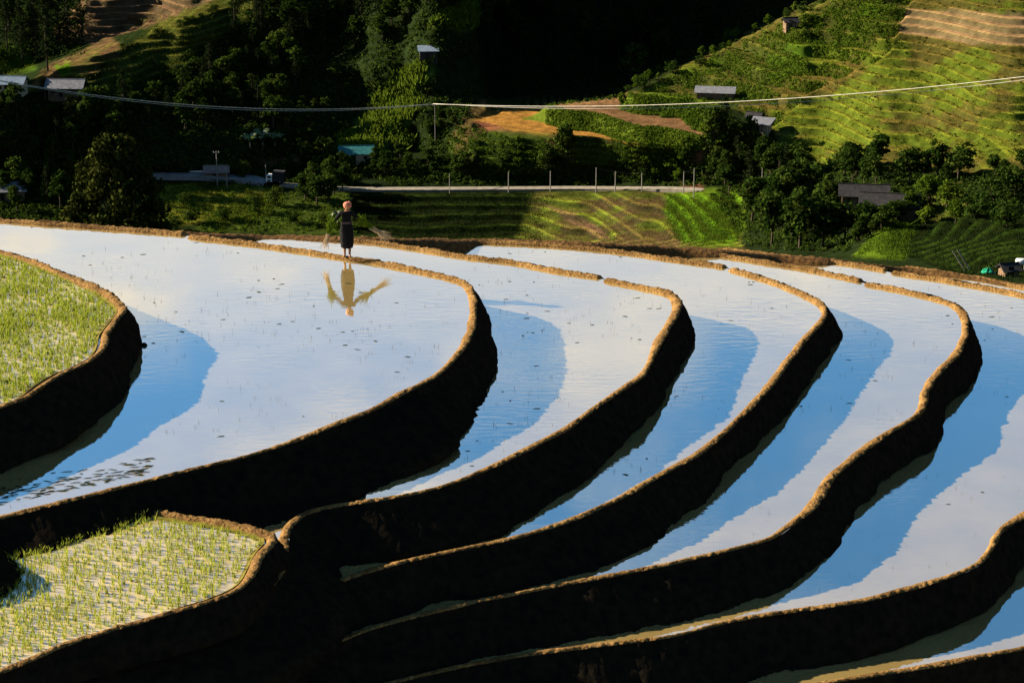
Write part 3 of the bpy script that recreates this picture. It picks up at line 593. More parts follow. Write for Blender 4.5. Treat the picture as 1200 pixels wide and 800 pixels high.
r_ = random.Random(77)
for k in range(34):
    f = r_.random(); u = 722 + 262 * f; v = 112 - 122 * f + r_.uniform(-2, 5)
    tree('shrub', (VL if r_.random() < .55 else VS)[k % 4], u, v, r_.uniform(1.6, 3.6), 'leafy shrub along the crest of the green right hill', 'shrubs along the green crest', 10.0, 'shrub', 1.2)
for k in range(16):
    f = r_.random(); tree('shrub', VS[k % 4], 130 + 170 * f, 58 - 66 * f + r_.uniform(-2, 4), r_.uniform(1.2, 2.4), 'low shrub along the lip of the left spur terraces', 'shrubs on the left spur', 10.0, 'shrub', 1.2)
# the big dark tree just over the edge
def big_tree():
    u0, Y0 = 144, 122; base = on_y(u0, 370, Y0)
    r = np.random.default_rng(5); tb = MB(); H = 9.3
    t = thing('dark_tree', 'big dark leafy tree rising behind the terrace edge', 'tree', tuple(map(float, base)), 0, None, 1.06)
    cs = []
    while len(cs) < 190:
        z = r.uniform(1.5, 9.0); w = np.interp(z, [1.5, 3.5, 5.5, 7.0, 8.2, 9.2], [2.3, 2.7, 2.55, 1.8, 1.2, .45])
        a, q = r.uniform(0, 6.283), math.sqrt(r.uniform(.15, 1))
        cs.append((math.cos(a) * q * w - .12 * (z > 7), math.sin(a) * q * w, z))
    cs = np.array(cs); d = r.normal(size=(190, 130, 3)); d /= np.linalg.norm(d, axis=2)[..., None]
    P = cs[:, None] + d * r.uniform(.25, .62, (190, 1, 1)) * r.uniform(.5, 1.1, (190, 130, 1))
    V, F = leaf_quads(P.reshape(-1, 3), (d + r.normal(size=d.shape) * .7).reshape(-1, 3), .26, .62, r)
    tb.tube([(0, 0, -1.5), (.1, 0, 2), (0, .1, 5), (-.1, 0, 8.4)], [.24, .19, .12, .02], 9)
    for j in range(0, 190, 9):
        q = cs[j]; z0 = max(.8, q[2] * .6); tb.tube([(0, 0, z0), tuple((q + np.array([0, 0, z0])) / 2), tuple(q)], [.06, .04, .01], 5, False)
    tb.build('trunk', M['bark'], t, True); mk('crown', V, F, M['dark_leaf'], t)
big_tree()

# banana plants
def banana(u, v, h, label, n=8):
    p = gnd(u, v); t = thing('banana_plant', label, 'banana plant', tuple(map(float, p))); r = random.Random(int(u))
    MB().tube([(0, 0, -.3), (.03, 0, h * .15), (0, 0, h * .3)], [.16, .13, .07], 7).build('stem', M['bamboo'], t, True)
    for i in range(n):
        a = 2.4 * i + r.uniform(-.3, .3); L = h * r.uniform(.55, .8); V = []; m = 7
        for j in range(m):
            s = j / (m - 1); x = L * .8 * s * (1 - .25 * s); z = h * .22 + L * (1.7 * s - 1.35 * s * s) * (1.0 if i % 2 else .75); w = .1 * h * math.sin(math.pi * min(1, .08 + s * .92)) + .03
            V += [(math.cos(a) * x - math.sin(a) * k * w, math.sin(a) * x + math.cos(a) * k * w, z - abs(k) * w * .35) for k in (-1, 0, 1)]
        Fq = [(j*3+k, j*3+k+1, (j+1)*3+k+1, (j+1)*3+k) for j in range(m - 1) for k in (0, 1)]
        mk('leaf', np.array(V), np.array(Fq), M['banana'], t, True)
banana(308, 174, 7.0, 'pale banana plant at the edge of the dark wood'); banana(322, 173, 6.0, 'smaller banana plant beside the pale one by the wood')
banana(293, 173, 5.5, 'low banana plant nearest the wood above the village road'); banana(396, 262, 5.0, 'drooping banana plant just behind the farmer')

# undergrowth, field grass, corn: nobody could count them
def scatter(n, polys, seed, excl=()):
    r = np.random.default_rng(seed); us, vs2 = [], []
    for poly, share in polys:
        p = np.array(poly, float); k = int(n * share); a = r.uniform(p[:, 0].min(), p[:, 0].max(), k * 6); b = r.uniform(p[:, 1].min(), p[:, 1].max(), k * 6)
        q_ = np.stack([a / 25, b / 25, 0 * a], 1); a2, b2 = a + 14 * noise(q_, 1, 3, 3), b + 9 * noise(q_, 1, 3, 4)
        ok = in_poly(a2, b2, poly)
        for e in excl: ok &= ~in_poly(a, b, e)
        us.append(a[ok][:k]); vs2.append(b[ok][:k])
    return np.concatenate(us), np.concatenate(vs2), r
ROADX = [(330,214),(420,219),(840,219),(840,226.5),(420,226.5),(330,221)]; VILX = [(185,200),(262,201),(325,212),(325,221),(262,212),(185,208)]
ORX = [(550,130),(640,132),(742,140),(822,160),(822,176),(700,160),(550,152)]; BRX = [(1060,8),(1300,18),(1300,58),(1140,50),(1055,38)]; RDX = [(55,45),(110,-20),(280,-20),(230,10),(110,50)]
def tufts(name, n, polys, seed, mat, hgt, label_kind, per=5, spread=.5, excl=()):
    u, v, r = scatter(n, polys, seed, (ROADX, VILX) + tuple(excl)); P = terr(u, v); m = len(P)
    B = P[:, None] + np.concatenate([r.normal(size=(m, per, 2)) * spread, r.uniform(-.1, .1, (m, per, 1))], 2); B = B.reshape(-1, 3); k = len(B)
    h = hgt * r.uniform(.5, 1.3, (k, 1)); a = r.uniform(0, 6.283, k); wd = np.stack([np.cos(a), np.sin(a), 0 * a], 1) * h * .22
    lean = np.concatenate([r.normal(size=(k, 2)) * .35, np.ones((k, 1))], 1) * h
    V = np.stack([B - wd, B + wd, B + lean + wd * .3, B + lean - wd * .3], 1).reshape(-1, 3)
    return tag(mk(name, V, np.arange(4 * k).reshape(-1, 4), mat), label_kind[0], label_kind[1], None, 'stuff')
def bushes(name, n, polys, seed, mat, size, lk, per=16, leaf=.6, excl=()):
    u, v, r = scatter(n, polys, seed, (ROADX, VILX) + tuple(excl)); P = terr(u, v); m = len(P); sz = size * r.uniform(.5, 1.4, (m, 1, 1))
    d = r.normal(size=(m, per, 3)); d /= np.linalg.norm(d, axis=2)[..., None]; d[..., 2] = np.abs(d[..., 2])
    Q = P[:, None] + d * sz * np.array([1, 1, .8])
    V, F = leaf_quads(Q.reshape(-1, 3), (d + r.normal(size=d.shape) * .5).reshape(-1, 3), leaf, .6, r)
    return tag(mk(name, V, F, mat), lk[0], lk[1], None, 'stuff')
WOODS = [([(498,90),(560,118),(545,170),(500,192),(488,150)], .03), ([(-30,120),(130,105),(300,10),(300,-30),(560,-30),(560,60),(500,80),(400,160),(400,215),(150,215),(-30,260)], .42), ([(560,-30),(980,-30),(740,108),(575,120)], .13),
         ([(400,180),(520,190),(830,190),(830,218),(400,218)], .14), ([(820,130),(880,150),(930,195),(1200,205),(1200,250),(1050,250),(990,295),(870,290),(830,220)], .2), ([(-30,215),(110,215),(110,275),(-30,275)], .05), ([(-30,-30),(100,-30),(100,60),(-30,100)], .06)]
bushes('undergrowth', 9500, WOODS, 31, M['broad_leaf'], .9, ('dark green undergrowth filling the woods of the far hillside', 'undergrowth'), 13, .62)
HILL = [(742,112),(800,78),(990,-14),(1260,-30),(1260,207),(1020,200),(930,190),(905,150),(860,125)]
tufts('field_grass', 11000, [(HILL, .8), ([(630,226),(870,226),(870,285),(600,290)], .2)], 32, M['grass'], .28, ('yellow green grass over the terraced right hillside', 'grass'), 4, .6, (BRX,))
bushes('terrace_shrubs', 2300, [([(742,112),(830,66),(990,-14),(1070,-5),(1040,40),(960,60),(900,108),(860,125)], .25), ([(745,116),(830,126),(840,150),(800,140)], .2)], 33, M['lime_leaf'], .75, ('bright green shrubs along the upper terrace banks of the right hill', 'shrubs'), 13, .5, (ORX,))
bushes('bank_shrubs', 1500, [([(520,150),(815,165),(800,190),(520,190)], .5), ([(280,232),(410,226),(420,275),(220,272)], .3), ([(185,212),(300,215),(300,265),(190,262)], .2)], 34, M['lime_leaf'], .5, ('low green shrubs over the lower banks and meadow by the road', 'shrubs'), 11, .42)
def bank_growth():
    r = np.random.default_rng(91); a = r.uniform(600, 835, 60000); b = r.uniform(100, 165, 60000); q = (terr_raw(a, b)[:, 2] - ZMID) / 3.4; f = q - np.floor(q)
    ok = in_poly(a, b, MIDA) & (q > 0) & (f > .68) & ((a > 640) | (q > 1)); a, b = a[ok][:2600], b[ok][:2600]
    a3 = r.uniform(740, 1080, 60000); b3 = r.uniform(-30, 150, 60000); rr = riser(a3, b3)[0]; ok = in_poly(a3, b3, HILLA) & (rr > .4) & (noise(np.stack([a3 / 18, b3 / 18, 0 * a3], 1), 1, 2, 8) > -.35)
    a, b = np.concatenate([a, a3[ok][:3600]]), np.concatenate([b, b3[ok][:3600]]); P = terr(a, b); d = r.normal(size=(len(P), 7, 3)); d /= np.linalg.norm(d, axis=2)[..., None]; d[..., 2] = np.abs(d[..., 2]); d[..., 1] -= .4
    V, F = leaf_quads((P[:, None] + d * .45).reshape(-1, 3), (d + r.normal(size=d.shape) * .5).reshape(-1, 3), .42, .6, r)
    tag(mk('bank_growth', V, F, M['lime_leaf']), 'bright green growth on the high banks over the orange terrace and below the crest', 'plants', None, 'stuff')
bank_growth()
bushes('hill_shrubs', 750, [(HILL, 1.0)], 93, M['broad_leaf'], .45, ('small dark shrubs sprinkled over the terraced right hillside', 'shrubs'), 9, .4, (BRX,))
tufts('corn_crop', 2600, [([(395,175),(430,120),(470,80),(515,70),(500,100),(470,160),(440,185)], .75), ([(500,30),(600,-10),(590,15),(540,40)], .25)], 35, M['lime_leaf'], 1.3, ('young corn covering the slope left of the ravine', 'corn'), 5, .5)
tufts('meadow_grass', 7000, [([(185,205),(300,210),(330,235),(300,265),(190,265)], .5), ([(85,100),(180,20),(290,-15),(300,20),(200,100)], .3), ([(-40,60),(30,55),(42,82),(-40,92)], .2)], 36, M['grass'], .3, ('sunlit yellow grass on the left spur terraces and valley meadow', 'grass'), 4, .6)
tufts('lime_rice', 4500, [([(780,226),(865,226),(880,255),(860,288),(800,285),(780,250)], .6), ([(1000,300),(1045,250),(1075,255),(1060,305)], .4)], 37, M['lime_leaf'], .3, ('bright lime crop on the small plots by the grove', 'crop'), 4, .5)
tufts('terrace_grass', 6000, [([(415,228),(640,226),(650,285),(415,285)], .5), ([(1050,255),(1260,225),(1260,330),(1120,318),(1040,290)], .5)], 38, M['pine_leaf'], .3, ('grass coloured dark for shade on the valley terraces', 'grass'), 4, .6)  # needle-dark colour on this grass stands for the shade there

# rice in the two seedbeds and stray sprigs in the ponds
def poly_world(key, tail): return [(p[0], p[1]) for p in PATH[key][::6]] + [tuple(on_z(u, v, Z[key])[:2]) for u, v in tail]
def seedlings(key, tail, spacing, h, label, seed, keep=.85, jitter=.06):
    poly = poly_world(key, tail); r = np.random.default_rng(seed); a = np.array(poly)
    X, Yg = np.meshgrid(np.arange(a[:, 0].min(), a[:, 0].max(), spacing), np.arange(a[:, 1].min(), a[:, 1].max(), spacing))
    x = X.ravel() + r.normal(size=X.size) * jitter; y = Yg.ravel() + r.normal(size=X.size) * jitter
    d = sdist(x, y, poly); ok = (d > .25) & (r.uniform(size=x.size) < keep) & (x > -17); x, y = x[ok], y[ok]
    nzv = noise(np.stack([x, y, 0 * x], 1), .8, 3, seed); hh = h * (1 + .35 * nzv) * r.uniform(.7, 1.25, len(x)); V = []; per = 7
    n = len(x); az = r.uniform(0, 6.283, (n, per)); tilt = np.abs(r.normal(size=(n, per))) * .22 + .06; L = hh[:, None] * r.uniform(.6, 1.1, (n, per))
    bx_ = x[:, None] + r.normal(size=(n, per)) * .018; by_ = y[:, None] + r.normal(size=(n, per)) * .018; z0 = Z[key] - .02
    def pt(s): return np.stack([bx_ + np.cos(az) * L * (tilt * s + .5 * tilt * s * s), by_ + np.sin(az) * L * (tilt * s + .5 * tilt * s * s), z0 + L * (s - .12 * s * s)], -1)
    w = np.stack([-np.sin(az), np.cos(az), 0 * az], -1) * .0065; wv = r.uniform(.7, 1.3, (n, per, 1)); w = w * wv
    p0, p1, p2 = pt(0), pt(.55), pt(1.0)
    Vv = np.stack([p0 - w, p0 + w, p1 + w, p1 - w, p2], 2).reshape(-1, 3); k = n * per; b = np.arange(k)[:, None] * 5
    return tag(mk('rice_seedlings', Vv, [b + np.array([[0, 1, 2, 3]]), b + np.array([[3, 2, 4]])], M['rice']), label, 'rice', None, 'stuff')
seedlings('t1', [(-200, 500), (-200, 290)], .095, .165, 'thick bright green rice seedlings filling the upper paddy', 51, .9)
seedlings('lr', [(-160, 640), (-30, 600), (80, 575)], .125, .16, 'sparse rows of young rice in the low corner seedbed', 52, .85, .035)
def sprigs():
    r = np.random.default_rng(60); V, F = [], []; tails = {'t2': [(-200, 640), (-200, 262)], 't3': [(300,500),(480,400),(440,330),(300,300)], 't4': [(500,600),(720,400),(700,340),(520,300)], 't5': [(600,660),(900,400),(880,340),(800,320)], 't6': [(900,660),(1060,400),(1000,330)]}
    up = {'t2': 't1', 't3': 't2', 't4': 't3', 't5': 't4', 't6': 't5'}
    for key, n in (('t2', 420), ('t3', 240), ('t4', 170), ('t5', 220), ('t6', 200)):
        poly = poly_world(key, tails[key]); upo = [(p[0], p[1]) for p in PATH[up[key]][::10]]; a = np.array(poly)
        cx = r.uniform(max(-16, a[:, 0].min()), a[:, 0].max(), n * 8); cy = r.uniform(a[:, 1].min(), a[:, 1].max(), n * 8)
        cl = noise(np.stack([cx, cy, 0 * cx], 1), .45, 2, 9) > -.1
        ok = (sdist(cx, cy, poly) > .4) & (sdist(cx, cy, upo) < -.6) & cl; cx, cy = cx[ok][:n], cy[ok][:n]
        for x, y in zip(cx, cy):
            if r.uniform() < .86:
                for _ in range(r.integers(1, 4)):
                    h = r.uniform(.03, .14); a_ = r.uniform(0, 6.283); l = r.normal(size=2) * .03; b = len(V); w = .0035; ox, oy = r.normal(size=2) * .03
                    V += [(x+ox-w*math.cos(a_), y+oy-w*math.sin(a_), Z[key]-.01), (x+ox+w*math.cos(a_), y+oy+w*math.sin(a_), Z[key]-.01), (x+ox+l[0], y+oy+l[1], Z[key]+h)]; F.append((b, b+1, b+2))
            else:                                      # floating scraps of weed
                b = len(V); L, W_ = r.uniform(.03, .13), r.uniform(.012, .035); a_ = r.uniform(-.6, .6); cs, sn = math.cos(a_), math.sin(a_)
                for px, py in ((-L, 0), (-L*.3, W_), (L*.8, W_*.4), (L*.4, -W_)): V.append((x + px*cs - py*sn, y + px*sn + py*cs, Z[key] + .006 + .012 * (py > 0)))
                F += [(b, b+2, b+1), (b, b+3, b+2)]
    for _ in range(130):
        f = r.uniform(); u = -10 + 190 * f; v = 598 - 40 * f - abs(r.normal()) * 11 - 4; x, y, _z = on_z(u, v, 0.0); b = len(V); L, W_ = r.uniform(.05, .22), r.uniform(.006, .02); a_ = r.normal() * .25 + .15; cs, sn = math.cos(a_), math.sin(a_)
        for px, py in ((-L, 0), (-L*.3, W_), (L*.8, W_*.4), (L*.4, -W_)): V.append((x + px*cs - py*sn, y + px*sn + py*cs, .006 + .015 * (py > 0)))
        F += [(b, b+2, b+1), (b, b+3, b+2)]
    tag(mk('water_sprigs', np.array(V), np.array(F), M['sprig']), 'stray dark sprigs and weed scraps dotting the flooded paddies', 'sprigs', None, 'stuff')
sprigs()

def stone(u, v, z, sx, sy, sz, mat, label):
    p = on_z(u, v, z); bm = bmesh.new(); bmesh.ops.create_icosphere(bm, subdivisions=3, radius=1); V = np.array([q.co[:] for q in bm.verts]); d = 1 + .28 * noise(V, 1.7, 3, int(u))
    for q, k in zip(bm.verts, d): q.co = Vector((q.co.x * sx * k, q.co.y * sy * k, q.co.z * sz * k))
    me = bpy.data.meshes.new('stone'); bm.to_mesh(me); bm.free(); me.materials.append(mat); o = bpy.data.objects.new('stone', me); C.objects.link(o); o.location = tuple(map(float, p)); tag(o, label, 'stone')
stone(168.5, 404, 0.02, .08, .09, .05, M['wall'], 'small dark stone in the flooded paddy below the upper bund')
stone(140, 735, Z['lr'] + .06, .10, .09, .07, M['bund'], 'pale clod stuck on the low seedbed bund')
# ------------------------------------------------------------------ houses, sheds, poles, wires, truck
def hut(name, u, v, w, d, h, rz, roofmat, wallmat, label, roof='gable', rise=1.0, over=.5, door=True, posts=False, sink=.3, cat='house', wins=2):
    p = gnd(u, v); t = thing(name, label, cat, (float(p[0]), float(p[1]), float(p[2]) - sink), rz)
    H = h + sink
    MB().box((0, 0, H / 2 - .4), (w, d, H + .8)).build('wall', wallmat, t)
    X, Yh = w / 2 + over, d / 2 + over; rb = MB()
    if roof == 'gable':
        rb.slab([(-X, -Yh, H - .15), (X, -Yh, H - .15), (X, 0, H + rise), (-X, 0, H + rise)], .12); rb.slab([(-X, .01, H + rise), (X, .01, H + rise), (X, Yh, H - .15), (-X, Yh, H - .15)], .12)
        MB().add([(-w/2,-d/2,H),( -w/2,d/2,H),(-w/2,0,H+rise*.86),(w/2,-d/2,H),(w/2,d/2,H),(w/2,0,H+rise*.86)], [], [(0,1,2),(3,5,4)]).build('gable', wallmat, t)
    else:
        rb.slab([(-X, -Yh, H + .12), (X, -Yh, H + .12), (X, Yh, H + rise), (-X, Yh, H + rise)], .12)
    ro = rb.build('roof', roofmat, t)
    ridge = MB()
    for k in range(int(2 * X / .6)):
        x = -X + .3 + k * .6
        if roof == 'gable': ridge.box((x, -Yh / 2, H + rise / 2 - .03), (.07, .01, .01))
    if roof == 'gable': MB().tube([(-X, 0, H + rise + .04), (X, 0, H + rise + .04)], .1, 6).build('ridge_cap', roofmat, ro)
    if door:
        MB().box((-w * .1, -d / 2 - .02, sink + .95), (.9, .06, 1.9)).build('door', M['glass'], t)
    for k in range(wins):
        x = (-w * .35, w * .28, w * .4)[k]; wo = MB().box((x, -d / 2 - .02, H * .58), (.9, .06, .8)).build('window', M['glass'], t)
    if posts:
        for x in np.linspace(-X + .25, X - .25, 4): MB().tube([(x, -Yh + .2, -.3), (x, -Yh + .2, H + .05)], .09, 6).build('post', M['wood'], t)
    return t
hut('long_shed', 838, 108.5, 8.2, 3.6, 1.5, math.radians(-8), M['roof_grey'], M['wood'], 'long low shed with a pale grey roof on the green terraces', 'mono', .75, .6, False, True, cat='shed', wins=0)
hut('hillside_hut', 892, 156, 3.8, 3.6, 2.3, math.radians(-22), M['roof_grey'], M['plaster'], 'cream hut with a pale slanted roof above the leafy grove', 'mono', .8, .7, True, True, wins=1)
hut('hillside_hut', 884, 137, 3.0, 2.6, 1.6, math.radians(-20), M['roof_dark'], M['wood'], 'small dark roofed hut just behind the cream hut', 'gable', .7, .4, wins=0)
hut('field_hut', 926, 31, 2.8, 2.4, 1.6, .2, M['roof_dark'], M['wood'], 'tiny dark hut on the skyline crest of the green hill', 'gable', .8, .5, wins=0)
hut('farmhouse', 1012, 238, 8.5, 5, 2.2, -.12, M['roof_dark'], M['wood'], 'long dark roofed farmhouse half hidden by the grove', 'gable', 1.6, .8, wins=2)
hut('farmhouse', 1042, 250, 10, 5, 2.2, -.18, M['roof_dark'], M['wood'], 'lower dark roofed wing beside the lime corn plot', 'gable', 1.7, .8, wins=2)
hut('village_house', 78, 110, 7.5, 4.5, 2.2, -.05, M['roof_grey'], M['wood'], 'grey roofed house with a veranda at the foot of the spur terraces', 'gable', 1.5, .8, True, True)
hut('village_house', 14, 106, 6, 4.5, 2.0, -.1, M['roof_blue'], M['plaster'], 'pale blue roofed house at the foot of the red soil plots', 'gable', 1.3, .6)
hut('village_house', 418, 188, 7, 4.5, 2.2, .1, M['roof_teal'], M['plaster'], 'teal roofed house among trees above the road', 'gable', 1.3, .7)
hut('wood_hut', 502, 68, 4.2, 3, 1.8, .1, M['roof_blue'], M['roof_dark'], 'little pale roofed hut in the wood over the corn slope', 'mono', .9, .4, wins=0)
hut('roadside_hut', 254, 208, 5, 3.5, 1.7, .1, M['thatch'], M['wood'], 'thatched hut behind the tall pole at the village road', 'gable', 1.1, .5, wins=0)
hut('village_house', 8, 232, 8, 5, 2.2, .15, M['roof_grey'], M['wood'], 'grey roofed house low in the dark valley corner', 'gable', 1.4, .6)
hut('near_shed', 1182, 321, 2.2, 2.2, 1.35, .25, M['roof_dark'], M['wood'], 'small brown shed with a dark roof just over the terrace edge', 'gable', .7, .4, wins=0, cat='shed')
# white board and the pale wall by the village road
p = gnd(201, 203); t = thing('road_sign', 'blank white board standing by the village road', 'sign', tuple(map(float, p)))
MB().box((0, 0, 2.6), (1.9, .08, 1.3)).build('panel', M['white'], t)
for x in (-.7, .7): MB().tube([(x, .07, -.4), (x, .07, 3.1)], .05, 6).build('post', M['concrete'], t)
p = gnd(224, 206); t = thing('parapet_wall', 'low pale parapet wall along the village road', 'wall', tuple(map(float, p)))
MB().box((0, 0, .35), (9, .3, 1.3)).build('panel', M['concrete'], t); MB().box((0, 0, 1.05), (9.3, .42, .12)).build('coping', M['white'], t)

def pole(u, v, h, label, group=None, arm=True, r=.13):
    p = gnd(u, v); t = thing('utility_pole', label, 'pole', tuple(map(float, p)), 0, group)
    MB().tube([(0, 0, -.6), (0, 0, h)], [r, r * .75], 8).build('shaft', M['concrete'], t)
    if arm:
        MB().box((0, 0, h - .35), (1.3, .12, .12)).build('crossarm', M['concrete'], t)
        for x in (-.55, .55): MB().tube([(x, 0, h - .29), (x, 0, h - .05)], .06, 6).build('insulator', M['white'], t)
    return np.array([p[0], p[1], p[2] + h])
tops = {}
for k, (u, v, h) in enumerate([(596, 225, 4.6), (645, 224, 4.6), (698.5, 226, 5.8), (721, 225, 4.7), (752, 224.5, 4.2), (801, 227, 5.0), (813, 229, 6.4)]):
    tops[u] = pole(u, v, h, ['short concrete pole alone at the roadside before the dark trees', 'short dark pole between two road poles by the shrubs', 'tallest pole at the middle of the road', 'pole right beside the tallest road pole, joined to it by wire', 'slender pole where the lime bank begins', 'pale pole by the red earth scar', 'taller pale pole at the end of the road by the lime plots'][k], 'poles along the valley road', False)
tops['a'] = pole(255, 219, 8.2, 'tall grey pole beside the thatched roadside hut', 'poles by the village road')
tops['b'] = pole(266, 220, 5.2, 'shorter pole next to the tall one at the village road', 'poles by the village road', False)
pole(312, 216, 4.6, 'pole standing next to the parked truck', 'poles by the village road', False)
pole(208, 203, 3.6, 'thin pole behind the white board', 'poles by the village road', False, .08)
pole(527, 226, 4.5, 'thin dark pole near the lone roadside tree', 'poles along the valley road', False, .1)
pole(893, 212, 3.0, 'pale pole among the grove by the road end', 'poles by the grove', False, .1)
pole(905, 214, 3.2, 'second pale pole among the grove', 'poles by the grove', False, .1)
MAIN = pole(510, 168, 9.4, 'tall wire pole in the gap between corn slope and ravine', None, True, .075)
LEFT = on_y(-190, 52, 462); RIGHT = on_y(1420, 60, 440)
def wire(a, b, sag, r, label, group):
    a, b = Vector(a), Vector(b); pts = []
    for k in range(41):
        s = k / 40; q = a.lerp(b, s); q.z -= sag * 4 * s * (1 - s); pts.append(q)
    tag(MB().tube(pts, r, 5).build('power_cable', M['wire'] if r > .03 else M['tyre'], None, True), label, 'cable', group)
for dx_, r_, ds in ((-.5, .085, 0), (.5, .055, .5)):
    o_ = np.array([dx_, 0, -.05])
    wire(LEFT + o_, MAIN + o_, 5.6 + ds, r_, 'pale power cable sagging across the dark wood to the wire pole', 'cables over the wood')
    wire(MAIN + o_, RIGHT + o_, 4.0 + ds * 1.6, r_, 'pale power cable running from the wire pole across the right hill', 'cables over the right hill')
wire(tops[698.5], tops[721], .25, .018, 'short dark wire joining the two close road poles', None)
wire(tops[721], tops[752], .3, .018, 'thin wire from the paired road poles to the slender one', None)
wire(tops[801], tops[813], .3, .018, 'thin wire between the two pale poles at the road end', None)

def truck(u, v):
    p = gnd(u, v); t = thing('truck', 'small white and dark truck parked where the village road bends', 'truck', (float(p[0]), float(p[1]), float(p[2]) + .45), math.radians(-15))
    MB().box((-1.0, 0, 1.0), (1.3, 1.7, 1.5)).box((-1.62, 0, .75), (.3, 1.6, .8)).build('cab', M['white'], t)
    MB().box((-1.52, 0, 1.4), (.1, 1.4, .6)).build('windscreen', M['glass'], t)
    MB().box((-1.0, -.86, 1.35), (.8, .05, .5)).build('side_window', M['glass'], t)
    MB().box((1.1, 0, 1.55), (2.7, 1.8, 2.3)).build('cargo_box', M['roof_dark'], t)
    MB().box((.4, 0, .42), (4.0, .9, .2)).build('chassis', M['tyre'], t)
    for x in (-1.0, 1.6):
        for y in (-.8, .8):
            w = MB().tube([(x, y - .13, .4), (x, y + .13, .4)], .4, 14).build('wheel', M['tyre'], t); MB().tube([(x, y - .15, .4), (x, y + .15, .4)], .2, 10).build('rim', M['concrete'], w)
truck(322, 216)

# just over the terrace edge on the right: planks, net, tank
a = gnd(1128, 316)
for k, (dx_, l) in enumerate(((-.35, 3.3), (.35, 3.5))):
    q = Vector(map(float, a)) + Vector((dx_, 0, 0)); MB_ = MB()
    MB_.slab([q + Vector((.9, -.6, -.1)), q + Vector((1.15, -.6, -.1)), q + Vector((-1.05, .6, l)), q + Vector((-1.3, .6, l))], .1)
    tag(MB_.build('leaning_plank', M['bamboo']), 'long grey plank leaning against the low terrace, of a pair', 'plank', 'pair of leaning planks')
def heap(u, v, sx, sy, sz, mat, name, label, cat):
    p = gnd(u, v); n = 26; V = []; Fq = []
    for i in range(9):
        for j in range(n):
            a_ = 2 * math.pi * j / n; rr = math.cos(i / 8 * math.pi / 2) ** .7; k = 1 + .25 * math.sin(3 * a_ + i) + .12 * math.sin(7 * a_ + 2 * i)
            V.append((p[0] + math.cos(a_) * sx * rr * k, p[1] + math.sin(a_) * sy * rr * k, p[2] - .3 + sz * (i / 8) * (1 + .2 * math.sin(5 * a_))))
    for i in range(8): Fq += [(i*n+j, i*n+(j+1)%n, (i+1)*n+(j+1)%n, (i+1)*n+j) for j in range(n)]
    return tag(mk(name, np.array(V), np.array(Fq), mat, None, True), label, cat)
heap(1158, 318, 1.2, .8, 1.0, M['tarp'], 'green_net', 'crumpled green net heaped beside the small brown shed', 'net')
p = gnd(1197, 316); t = thing('water_tank', 'white water tank lying beside the small brown shed', 'tank', tuple(map(float, p)))
MB().tube([(-.9, 0, 1.2), (-.8, 0, 1.2), (.8, 0, 1.2), (.9, 0, 1.2)], [.3, .5, .5, .3], 14).build('drum', M['white'], t, True)
for x in (-.5, .5): MB().box((x, 0, .3), (.15, .9, 1.0)).build('stand', M['concrete'], t)

# ------------------------------------------------------------------ the farmer
def skin_mesh(name, verts, edges, radii, mat, parent, root=0, sub=2):
    me = bpy.data.meshes.new(name); me.from_pydata(verts, edges, []); o = bpy.data.objects.new(name, me); C.objects.link(o); o.parent = parent
    m = o.modifiers.new('skin', 'SKIN'); m.use_smooth_shade = True
    for i, r in enumerate(radii):
        s = me.skin_vertices[0].data[i]; s.radius = (r, r) if not hasattr(r, '__len__') else r; s.use_root = (i == root)
    s2 = o.modifiers.new('sub', 'SUBSURF'); s2.levels = sub; s2.render_levels = sub; me.materials.append(mat); return o
M['skin'] = mat_plain('sunburnt_skin', (0.20, 0.09, 0.045), (0.28, 0.13, 0.065), 12, 0.6)
M['indigo'] = mat_plain('black_indigo_cloth', (0.0025, 0.0022, 0.003), (0.005, 0.0045, 0.006), 14, 0.95)
M['sash'] = mat_plain('dull_sash', (0.03, 0.02, 0.022), (0.10, 0.07, 0.06), 20)
def mat_check():
    m, nt, out = newmat('checked_headscarf'); b = N(nt, 'ShaderNodeBsdfPrincipled'); b.inputs['Roughness'].default_value = .9; t = N(nt, 'ShaderNodeTexCoord')
    k = N(nt, 'ShaderNodeTexChecker'); k.inputs['Scale'].default_value = 22; k.inputs[1].default_value = (.24, .085, .03, 1); k.inputs[2].default_value = (.32, .14, .05, 1)
    n = N(nt, 'ShaderNodeTexNoise'); n.inputs['Scale'].default_value = 16; nt.links.new(t.outputs['Object'], n.inputs[0]); nt.links.new(t.outputs['Object'], k.inputs[0])
    mx = N(nt, 'ShaderNodeMix', data_type='RGBA'); r = ramp(nt, n.outputs[0], [(.45, (0, 0, 0)), (.55, (1, 1, 1))]); nt.links.new(r.outputs[0], mx.inputs[0]); nt.links.new(k.outputs[0], mx.inputs[6]); mx.inputs[7].default_value = (.20, .04, .03, 1)
    nt.links.new(mx.outputs[2], b.inputs[0]); nt.links.new(b.outputs[0], out.inputs[0]); return m
M['scarf'] = mat_check()
